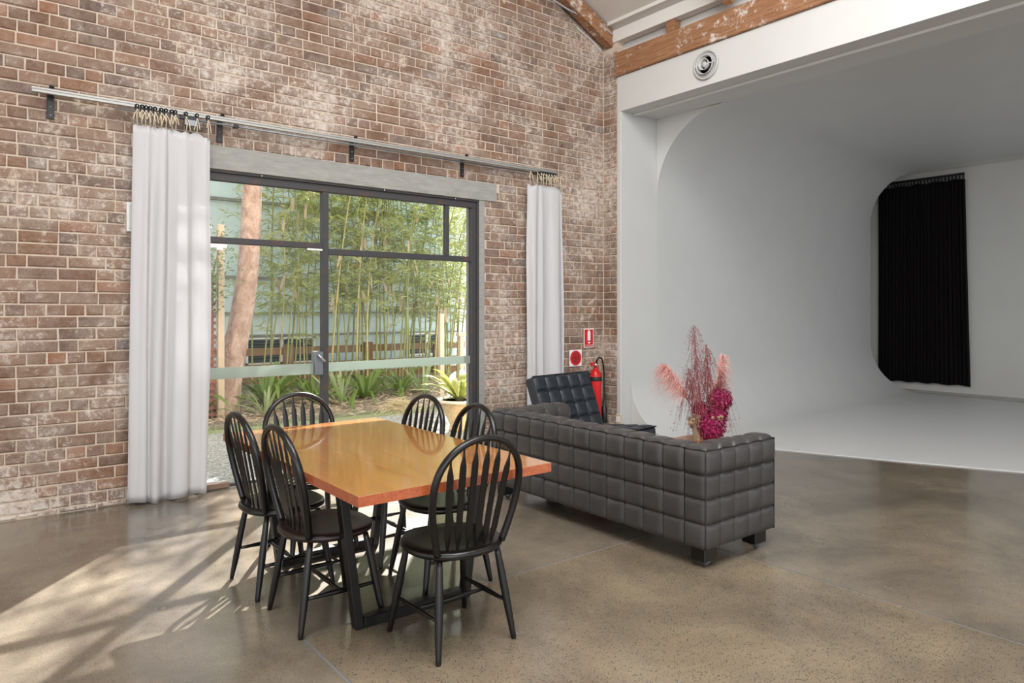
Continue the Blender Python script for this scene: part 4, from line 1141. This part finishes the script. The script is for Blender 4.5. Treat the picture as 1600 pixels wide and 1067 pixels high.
# ------------------------------------------------------------------ fire gear, signs, outlet
def text_mesh(body, size, mat, loc, parent, name, width=None):
    cu = bpy.data.curves.new(name, 'FONT'); cu.body = body; cu.size = size; cu.align_x = 'CENTER'; cu.align_y = 'CENTER'; cu.extrude = 0.0006
    o = bpy.data.objects.new(name, cu); COL.objects.link(o); o.data.materials.append(mat)
    bpy.context.view_layer.update(); me = bpy.data.meshes.new_from_object(o); bpy.data.objects.remove(o); o = bpy.data.objects.new(name, me); COL.objects.link(o)
    po = world_of(parent); o.parent = parent; o.location = Vector(loc) - po; o.rotation_euler = (PI / 2, 0, 0)
    return o
def fire_gear():
    y = 5.945
    t = thing('fire_sign', 'red rectangular fire extinguisher sign with white pictogram on the bricks', 'sign', (5.812, y, 1.128))
    m = MB(); m.bbox(5.734, 5.891, y, y + 0.006, 1.017, 1.239, 0.001); build(m, 'plate', M['sign_white'], t)
    m = MB(); m.bbox(5.743, 5.882, y - 0.002, y + 0.001, 1.027, 1.230, 0.0008); build(m, 'red_field', M['sign_red'], t)
    m = MB(); m.prism([(5.790, 1.100), (5.836, 1.100), (5.836, 1.195), (5.826, 1.210), (5.820, 1.222), (5.806, 1.222), (5.800, 1.210), (5.790, 1.195)], 'y', y - 0.004, y - 0.001); build(m, 'pictogram', M['sign_white'], t)
    m = MB(); m.box(5.795, 5.832, y - 0.004, y - 0.001, 1.066, 1.082); build(m, 'pictogram', M['sign_white'], t)
    text_mesh('EXTINGUISHER', 0.0175, M['sign_white'], (5.8125, y - 0.004, 1.043), t, 'lettering')
    t = thing('identification_sign', 'white square sign with a red disc and black lettering on the bricks', 'sign', (5.602, y, 0.902))
    m = MB(); m.bbox(5.506, 5.698, y, y + 0.006, 0.807, 0.997, 0.001); build(m, 'plate', M['sign_white'], t)
    m = MB(); m.lathe([(0.0001, -0.003), (0.086, -0.003), (0.087, 0.0)], (5.602, y, 0.902), 40, 'y'); build(m, 'red_disc', M['sign_red'], t)
    text_mesh('CO2', 0.048, M['black_plastic'], (5.602, y - 0.004, 0.938), t, 'lettering')
    for z, w in ((0.912, 0.055), (0.896, 0.062), (0.880, 0.056), (0.862, 0.042), (0.846, 0.026)):
        m = MB(); x = 5.602 - w
        while x < 5.602 + w:
            L = RU(0.006, 0.016); m.box(x, min(x + L, 5.602 + w), y - 0.0045, y - 0.0025, z - 0.004, z + 0.004); x += L + 0.004
        build(m, 'text_line', M['black_plastic'], t)
    # extinguisher hung by the corner
    c = (5.835, 5.855); r = 0.071
    t = thing('fire_extinguisher', 'red fire extinguisher with black hose and horn hung in the brick corner', 'fire extinguisher', (c[0], c[1], 0.13))
    m = MB(); m.lathe([(0.0001, 0.13), (r * 0.9, 0.13), (r, 0.145), (r, 0.66), (r * 0.96, 0.695), (r * 0.78, 0.735), (r * 0.45, 0.765), (r * 0.30, 0.775), (r * 0.30, 0.80), (0.0001, 0.80)], (c[0], c[1], 0), 28); cyl = build(m, 'cylinder', M['red'], t, True)
    m = MB(); m.lathe([(r + 0.0015, 0.632), (r + 0.002, 0.634), (r + 0.002, 0.676), (r - 0.001, 0.682)], (c[0], c[1], 0), 28); build(m, 'black_band', M['black_plastic'], cyl, True)
    for z0, z1, mt in ((0.34, 0.42, 'label_green'), (0.43, 0.62, 'label_white'), (0.17, 0.21, 'label_white')):
        m = MB(); m.grid(lambda u, v: (c[0] + (r + 0.002) * math.cos(-1.15 + 0.75 * u), c[1] + (r + 0.002) * math.sin(-1.15 + 0.75 * u), z0 + (z1 - z0) * v), 6, 1); build(m, 'label', M[mt], cyl, True)
    m = MB(); m.lathe([(0.022, 0.795), (0.026, 0.80), (0.026, 0.835), (0.016, 0.85), (0.0001, 0.85)], (c[0], c[1], 0), 12); v = build(m, 'valve', M['chrome'], t, True)
    m = MB(); m.obox((c[0] - 0.045, c[1] - 0.02, 0.845), (0.055, 0, 0.012), (0, 0.010, 0), (0, 0, 0.005)); m.obox((c[0] - 0.05, c[1] - 0.02, 0.815), (0.05, 0, -0.012), (0, 0.010, 0), (0, 0, 0.005)); build(m, 'lever', M['red'], v)
    m = MB(); m.lathe([(0.0001, -0.004), (0.022, -0.004), (0.022, 0.004), (0.0001, 0.004)], (c[0] - 0.085, c[1] - 0.02, 0.825), 14, 'y'); build(m, 'safety_tag', M['red'], v)
    pts = [(c[0], c[1] - 0.02, 0.83), (c[0] - 0.03, c[1] - 0.05, 0.875), (c[0] + 0.0, c[1] - 0.06, 0.905), (c[0] + 0.06, c[1] - 0.05, 0.87), (c[0] + 0.105, c[1] - 0.03, 0.74), (c[0] + 0.118, c[1] - 0.02, 0.55), (c[0] + 0.122, c[1] - 0.02, 0.40)]
    sm = []
    for q in range(len(pts) - 1):
        p0, p1, p2, p3 = [Vector(pts[max(0, min(len(pts) - 1, q + d))]) for d in (-1, 0, 1, 2)]
        for s in range(6):
            u = s / 6; sm.append(0.5 * ((2 * p1) + (p2 - p0) * u + (2 * p0 - 5 * p1 + 4 * p2 - p3) * u * u + (3 * p1 - p0 - 3 * p2 + p3) * u ** 3))
    sm.append(Vector(pts[-1]))
    m = MB(); m.tube(sm, 0.010, 8); build(m, 'hose', M['black_plastic'], t, True)
    m = MB(); m.lathe([(0.012, 0.43), (0.016, 0.41), (0.018, 0.33), (0.034, 0.315), (0.040, 0.11), (0.036, 0.105)], (c[0] + 0.122, c[1] - 0.02, 0), 16); build(m, 'horn', M['black_plastic'], t, True)
    m = MB(); m.bbox(c[0] - 0.03, c[0] + 0.03, 5.925, 5.958, 0.55, 0.72, 0.003); build(m, 'wall_bracket', M['black_plastic'], t)
    t = thing('power_outlet', 'small beige power outlet at the foot of the white jamb', 'outlet', (6.055, 5.70, 0.18))
    m = MB(); m.bbox(6.042, 6.068, 5.660, 5.735, 0.125, 0.235, 0.004); build(m, 'box', M['beige'], t)
    m = MB(); m.bbox(6.036, 6.043, 5.672, 5.722, 0.150, 0.212, 0.002); build(m, 'face_plate', M['sign_white'], t)
    t = thing('wall_switch_panel', 'slim pale wall panel half hidden behind the long curtain', 'panel', (0.99, 5.95, 2.05))
    m = MB(); m.bbox(0.982, 1.10, 5.925, 5.957, 2.048, 2.271, 0.004); build(m, 'panel_box', M['sign_white'], t)
    m = MB(); m.bbox(0.995, 1.09, 5.918, 5.926, 2.07, 2.25, 0.003); build(m, 'panel_cover', M['white_frame'], t)
fire_gear()

# ================================================================== GARDEN BEHIND THE GLASS
def garden():
    g = MB(); g.box(-6, 16, 6.21, 8.75, -0.30, -0.012); struct(build(g, 'ground_gravel', M['gravel']))
    def bed(u, v):
        x = -6 + 24 * u; y = 9.0 + 9.0 * v
        return (x, y + (0.25 * mnoise.noise((x * .8, 2, 1)) if v < .05 else 0), 0.0 + 0.10 * smoothstep(0, .15, v) + 0.05 * mnoise.noise((x * 1.3, y * 1.3, 0)) * smoothstep(0, .06, v))
    g = MB(); g.grid(bed, 90, 30); struct(build(g, 'ground_bed', M['mulch'], smooth=True))
    g = MB(); g.box(-6, 16, 8.75, 9.35, -0.30, -0.008); struct(build(g, 'ground_lawn', M['lawn']))
    # grass tufts and leaf litter
    m = MB()
    for k in range(2600):
        x = RU(1.8, 7.0); y = 8.95 + RU(-.28, .28) + .1 * math.sin(2 * x); d = Vector((RU(-.6, .6), RU(-.6, .6), 1))
        m.leaf((x, y, -0.008), d, (RU(-1, 1), RU(-1, 1), 0.01), RU(.03, .07), .006)
    o = build(m, 'lawn_grass', M['agave_leaf']); tag(o, 'thin strip of short grass between gravel and garden bed', 'grass', kind='stuff')
    m = MB()
    for k in range(2600):
        x = RU(1.6, 7.6); y = RU(9.0, 11.2); d = Vector((RU(-1, 1), RU(-1, 1), RU(-.1, .35))).normalized()
        m.leaf((x, y, 0.035 + 0.10 * smoothstep(9.0, 10.3, y) + RU(0, .03)), d, d.orthogonal(), RU(.06, .16), RU(.012, .03), .1)
    o = build(m, 'leaf_litter', M['dry_leaf']); tag(o, 'dry fallen leaves scattered over the garden bed', 'leaf litter', kind='stuff')
    # neighbouring building
    t = thing('neighbour_building', 'pale blue rendered building behind the bamboo', 'building', (4.5, 13.0, 0))
    m = MB(); m.box(-3.0, 8.6, 13.0, 18.0, 0.0, 5.6); build(m, 'wall', M['render_blue'], t)
    for z, h in ((2.02, .05), (1.38, .04), (0.97, .035), (3.4, .05)):
        m = MB(); m.box(-3.0, 8.62, 12.93, 13.02, z, z + h); build(m, 'ledge', M['render_dark'], t)
    def louvre(x0, x1, z0, z1):
        m = MB(); m.box(x0, x1, 12.985, 13.01, z0, z1); w = build(m, 'window', M['louvre'], t)
        m = MB()
        for a, b, c, d in ((x0, x1, z1 - .03, z1), (x0, x1, z0, z0 + .03), (x0, x0 + .035, z0, z1), (x1 - .035, x1, z0, z1), ((x0 + x1) / 2 - .03, (x0 + x1) / 2 + .03, z0, z1)): m.box(a, b, 12.94, 13.0, c, d)
        build(m, 'window_frame', M['white_frame'], w)
        n = int((z1 - z0) / .06)
        for q in range(n):
            z = z0 + .04 + (z1 - z0 - .08) * q / n
            m = MB(); m.obox(((x0 + x1) / 2, 12.965, z + .02), ((x1 - x0) / 2 - .04, 0, 0), (0, .02, -.016), (0, .002, .003)); build(m, 'louvre_blade', M['louvre'], w)
    louvre(4.06, 5.36, .46, .95); louvre(7.35, 8.35, .50, .97)
    # timber rail fence
    t = thing('rail_fence', 'brown timber rail fence behind the bamboo canes', 'fence', (4.5, 12.2, 0))
    for z, h in ((.68, .13), (.46, .07), (.20, .13)):
        m = MB(); m.bbox(2.2, 8.2, 12.02, 12.06, z, z + h, .004); build(m, 'rail', M['fence'], t)
    for x in (2.9, 4.47, 5.98, 7.5):
        m = MB(); m.bbox(x - .085, x + .085, 11.93, 12.02, 0, .86, .006); build(m, 'post', M['fence'], t)
    # lattice screen and post at the left
    t = thing('lattice_screen', 'red-brown timber lattice screen beside the leaning tree', 'lattice', (2.35, 9.6, 0))
    for k in range(5):
        m = MB(); x = 2.20 + .09 * k; m.box(x, x + .035, 9.60, 9.62, .05, 1.95); build(m, 'slat', M['lattice'], t)
    for k in range(22):
        m = MB(); z = .08 + .085 * k; m.box(2.14, 2.62, 9.585, 9.602, z, z + .038); build(m, 'slat', M['lattice'], t)
    m = MB(); m.bbox(2.63, 2.71, 9.52, 9.60, 0, 2.57, .006); tag(build(m, 'garden_post', M['post'], origin=(2.63, 9.56, 0)), 'tall weathered timber post between the lattice and the tree', 'post')
    t = thing('timber_stand', 'pale timber posts and rail behind the potted plant', 'posts', (6.3, 9.5, 0))
    for x, z in ((6.018, 1.40), (6.56, 1.41), (6.40, 1.03)):
        m = MB(); m.bbox(x - .04, x + .04, 9.46, 9.54, 0, z, .005); build(m, 'post', M['post'], t)
    m = MB(); m.bbox(6.33, 6.70, 9.45, 9.55, 1.03, 1.09, .005); build(m, 'rail', M['post'], t)

    # leaning tree
    t = thing('leaning_tree', 'leaning tree with smooth pinkish bark behind the left glass', 'tree', (2.84, 9.8, 0))
    ctl = [(2.80, 9.8, -0.05, .20), (2.82, 9.8, .30, .175), (2.875, 9.8, .72, .160), (2.99, 9.8, 1.25, .150), (3.085, 9.8, 1.85, .140), (3.135, 9.8, 2.5, .132), (3.155, 9.8, 3.2, .125), (3.22, 9.85, 4.2, .115), (3.40, 9.95, 5.2, .09)]
    P = []; rr = []
    for q in range(len(ctl) - 1):
        for s in range(5):
            u = s / 5; P.append(Vector(ctl[q][:3]).lerp(Vector(ctl[q + 1][:3]), u)); rr.append((ctl[q][3] * (1 - u) + ctl[q + 1][3] * u) * (1 + .03 * mnoise.noise((q + u, 3, 1))))
    for _ in range(2): P = [P[0]] + [(P[i - 1] + P[i] * 2 + P[i + 1]) / 4 for i in range(1, len(P) - 1)] + [P[-1]]
    m = MB(); m.tube(P, rr, 18); build(m, 'trunk', M['bark'], t, True)
    m = MB()
    for k in range(5):
        a = Vector((3.38, 9.95, 5.1)); e = a + Vector((RU(-1.6, .8), RU(-1.2, 1.0), RU(.6, 1.6))); m.tube([a, a.lerp(e, .5) + Vector((0, 0, .15)), e], [.06, .04, .015], 8)
    build(m, 'branches', M['bark'], t, True)
    m = MB(); tw = MB()
    top = Vector((3.40, 9.95, 5.15))
    for k in range(24):
        cc = Vector((RU(3.0, 6.2), RU(9.2, 10.6), 0)); cc.z = RU(4.3, 6.1)
        tw.tube([top, top.lerp(cc, .5) + Vector((0, 0, .3)), cc], [.035, .02, .006], 6)
        rad = RU(.25, .5)
        for q in range(int(150 * (rad / .35) ** 2)):
            c = cc + Vector((random.gauss(0, rad * .55), random.gauss(0, rad * .55), random.gauss(0, rad * .45))); d = Vector((RU(-1, 1), RU(-1, 1), RU(-1, .3))).normalized(); m.leaf(c, d, d.orthogonal(), RU(.10, .18), RU(.04, .06))
    build(tw, 'crown_branches', M['bark'], t, True)
    o = build(m, 'foliage', M['shrub_leaf'], t); o['kind'] = 'stuff'
    # small-leaved shrub at the left edge of the glass
    t = thing('leafy_shrub', 'small-leaved green shrub by the lattice at the left edge of the glass', 'shrub', (2.42, 9.4, 0))
    m = MB(); stems = []
    for k in range(6):
        e = Vector((2.42 + RU(-.25, .3), 9.4 + RU(-.15, .15), RU(1.8, 2.6))); st = [Vector((2.40, 9.4, 0)), Vector((2.38 + RU(-.08, .08), 9.4, 1.1)), e]; stems.append(st); m.tube(st, [.018, .012, .004], 6)
    build(m, 'stems', M['fence'], t, True)
    m = MB()
    for k in range(900):
        st = random.choice(stems); c = st[1].lerp(st[2], RU(.45, 1.05)) + Vector((random.gauss(0, .13), random.gauss(0, .12), random.gauss(0, .12))); d = Vector((RU(-1, 1), RU(-1, 1), RU(-.8, .6))).normalized(); m.leaf(c, d, d.orthogonal(), RU(.05, .09), RU(.02, .036))
    o = build(m, 'foliage', M['shrub_leaf'], t); o['kind'] = 'stuff'

    # bamboo
    def bamboo_variant(h, bend, leafs, z_leaf, r0):
        root = thing('bamboo_cane', '', 'bamboo', group='bamboo canes behind the glass')
        C = lambda z: Vector((bend * (z / h) ** 2.2 * h * .16 + .02 * math.sin(z * 1.3), .05 * math.sin(z * .9), z))
        pts = []; rr = []; z = 0.0; nodes = []
        while z < h:
            r = r0 * (1 - .75 * (z / h) ** 1.5)
            for dz, k in ((0, 1.0), (.012, 1.28), (.024, 1.0)): pts.append(C(min(h, z + dz))); rr.append(r * k)
            nodes.append(z); z += RU(.24, .34)
        m = MB(); m.tube(pts, rr, 7); local(m, 'cane', M['bamboo_cane'] if R() < .7 else M['bamboo_cane2'], root, True)
        m = MB(); tw = MB()
        for z in nodes:
            if z < z_leaf * RU(.55, 1.0): continue
            for b in range(random.choice((2, 3, 3))):
                a = RU(0, 6.28); base = C(z); L = RU(.35, .85) * (1.15 - .45 * z / h)
                d = Vector((math.cos(a), math.sin(a), RU(.25, .9))).normalized()
                Q = lambda s: base + d * L * s + Vector((0, 0, -.38 * L * s * s))
                tw.tube([Q(0), Q(.5), Q(1)], [.004, .003, .0015], 4, cap=False)
                for q in range(leafs):
                    s = RU(.3, 1.0); ll = Vector((RU(-1, 1), RU(-1, 1), RU(-1.0, .25))) * .8 + d * .7
                    m.leaf(Q(s), ll, ll.orthogonal() + Vector((RU(-.6, .6), RU(-.6, .6), RU(-.6, .6))), RU(.12, .22), RU(.018, .028), .15)
        local(tw, 'branchlets', M['bamboo_cane'], root)
        o = local(m, 'foliage', M['bamboo_leaf'], root); o['kind'] = 'stuff'
        for k in range(2):
            z = RU(1.6, 3.4); sh = MB(); sh.leaf(C(z) + Vector((RU(-.1, .1), -.05, 0)), (RU(-.3, .3), -.2, -1), (1, .2, 0), RU(.2, .3), RU(.05, .08), 0, seg=4); local(sh, 'dry_sheath', M['dry_leaf'], root)
        return root
    var = [bamboo_variant(5.0, 1.0, 12, 1.7, .017), bamboo_variant(4.7, -.6, 13, 1.5, .014), bamboo_variant(5.2, .4, 12, 1.8, .018), bamboo_variant(4.5, 1.4, 13, 1.4, .013), bamboo_variant(4.9, .8, 11, 2.0, .016), bamboo_variant(4.3, -.3, 13, 1.3, .012)]
    spots = []
    for k in range(44):       # dense clump seen through the right-hand glass
        y = RU(10.5, 11.8); f = (k + R()) / 44
        spots.append((4.55 + 2.75 * f + (y - 10.5) * .45, y))
    for k in range(13):       # thinner growth behind the left-hand glass
        y = RU(10.6, 11.7); spots.append((3.35 + 1.25 * (k + R()) / 13 + (y - 10.5) * .3, y))
    lab = ['slender green bamboo cane in the dense clump behind the right-hand glass', 'slender green bamboo cane in the thin growth behind the left-hand glass']
    grp = ['dense bamboo canes behind the right-hand glass', 'thin bamboo canes behind the left-hand glass']
    for i, (x, y) in enumerate(spots):
        o = var[i] if i < 6 else copy_tree(random.choice(var))
        o.location = (x, y, .06); o.scale = (1, 1, RU(.88, 1.12) if x < 6.3 else RU(.78, .92))
        o.rotation_euler = (RU(-.05, .03), RU(-.03, .06) + (.05 if x > 6.3 else 0), RU(-.7, .7) if i % 3 else RU(0, 6.28))
        j = 0 if i < 44 else 1
        o['label'] = lab[j]; o['group'] = grp[j]

    # strap-leaved clumps, each leaf a part
    leaf_me = {}
    for nm, mt, L, W, dr, n in (('strap', 'strap_leaf', .80, .050, .75, 6), ('spike', 'agave_leaf', .42, .036, .25, 4), ('palm', 'palm_leaf', .62, .060, .55, 6)):
        leaf_me[nm] = []
        for q in range(n):
            m = MB(); a = RU(.55, 1.25); d = Vector((math.cos(a), 0, math.sin(a))); m.leaf((.02, 0, 0), d, (0, 1, RU(-.2, .2)), L * RU(.8, 1.15), W * RU(.8, 1.1), dr * RU(.6, 1.1), seg=7)
            leaf_me[nm].append(m.mesh('leaf', M[mt], True))
    def clump(x, y, z, kind, n, sc, name, lab, cat, grp=None):
        t = thing(name, lab, cat, (x, y, z), group=grp)
        for k in range(n):
            o = link('leaf', random.choice(leaf_me[kind]), t); o.rotation_euler = (RU(-.2, .2), RU(-.25, .15), 6.28 * (k + R() * .8) / n * 2.6); s = sc * 1.3 * RU(.75, 1.15); o.scale = (s, s, s)
        return t
    G = 'strap-leaved plants in the garden bed'
    clump(2.50, 9.75, .05, 'strap', 26, 1.0, 'strap_leaf_plant', 'strap-leaved plant at the far left of the bed next to the long curtain', 'plant', G)
    clump(2.95, 10.35, .08, 'strap', 22, .9, 'strap_leaf_plant', 'strap-leaved plant growing at the foot of the leaning tree', 'plant', G)
    clump(3.46, 10.05, .08, 'strap', 34, 1.2, 'strap_leaf_plant', 'large strap-leaved plant just right of the leaning tree', 'plant', G)
    clump(4.12, 10.05, .08, 'strap', 28, 1.1, 'strap_leaf_plant', 'strap-leaved plant just left of the door mullion', 'plant', G)
    clump(4.92, 9.95, .08, 'strap', 36, 1.15, 'strap_leaf_plant', 'large strap-leaved plant just right of the door mullion', 'plant', G)
    clump(5.62, 10.10, .08, 'strap', 28, 1.0, 'strap_leaf_plant', 'strap-leaved plant behind the heap of dry grass', 'plant', G)
    G = 'pale spiky plants in the garden bed'
    clump(3.22, 9.45, .04, 'spike', 16, 1.0, 'spiky_plant', 'small pale spiky plant in front of the large plant by the tree', 'plant', G)
    clump(4.46, 9.80, .06, 'spike', 18, 1.2, 'spiky_plant', 'small pale spiky plant right beside the door mullion', 'plant', G)
    clump(6.00, 10.0, .08, 'spike', 16, 1.2, 'spiky_plant', 'small pale spiky plant left of the pale timber posts', 'plant', G)
    m = MB()
    for k in range(900):
        a = RU(0, 6.28); r = abs(random.gauss(0, .14)); c = Vector((4.98 + r * 1.4 * math.cos(a), 9.0 + r * math.sin(a), RU(0, max(.02, .2 - r * .6)))); d = Vector((RU(-1, 1), RU(-1, 1), RU(-.3, .5))).normalized()
        m.leaf(c, d, d.orthogonal(), RU(.06, .16), .008, .25, seg=3)
    o = build(m, 'dry_grass_heap', M['straw'], origin=(4.98, 9.0, 0)); tag(o, 'heap of dry pale grass at the edge of the gravel', 'grass heap', kind='stuff')
    # pot
    px, py = 4.80, 7.16
    t = thing('plant_pot', 'tapered sandstone pot with cream rim outside the door', 'pot', (px, py, 0))
    m = MB(); m.lathe([(0.0001, -0.012), (.12, -.012), (.125, .02), (.11, .05), (.245, .345), (.0001, .345)], (px, py, 0), 28); build(m, 'bowl', M['pot'], t, True)
    m = MB(); m.lathe([(.23, .335), (.275, .34), (.285, .362), (.27, .375), (.235, .37), (.23, .345)], (px, py, 0), 28); build(m, 'rim', M['pot_rim'], t, True)
    m = MB(); m.lathe([(0.0001, .352), (.232, .352)], (px, py, 0), 20); build(m, 'soil', M['mulch'], t)
    clump(px, py, .352, 'palm', 34, .95, 'potted_plant', 'leafy yellow-green plant growing in the sandstone pot', 'plant')
garden()
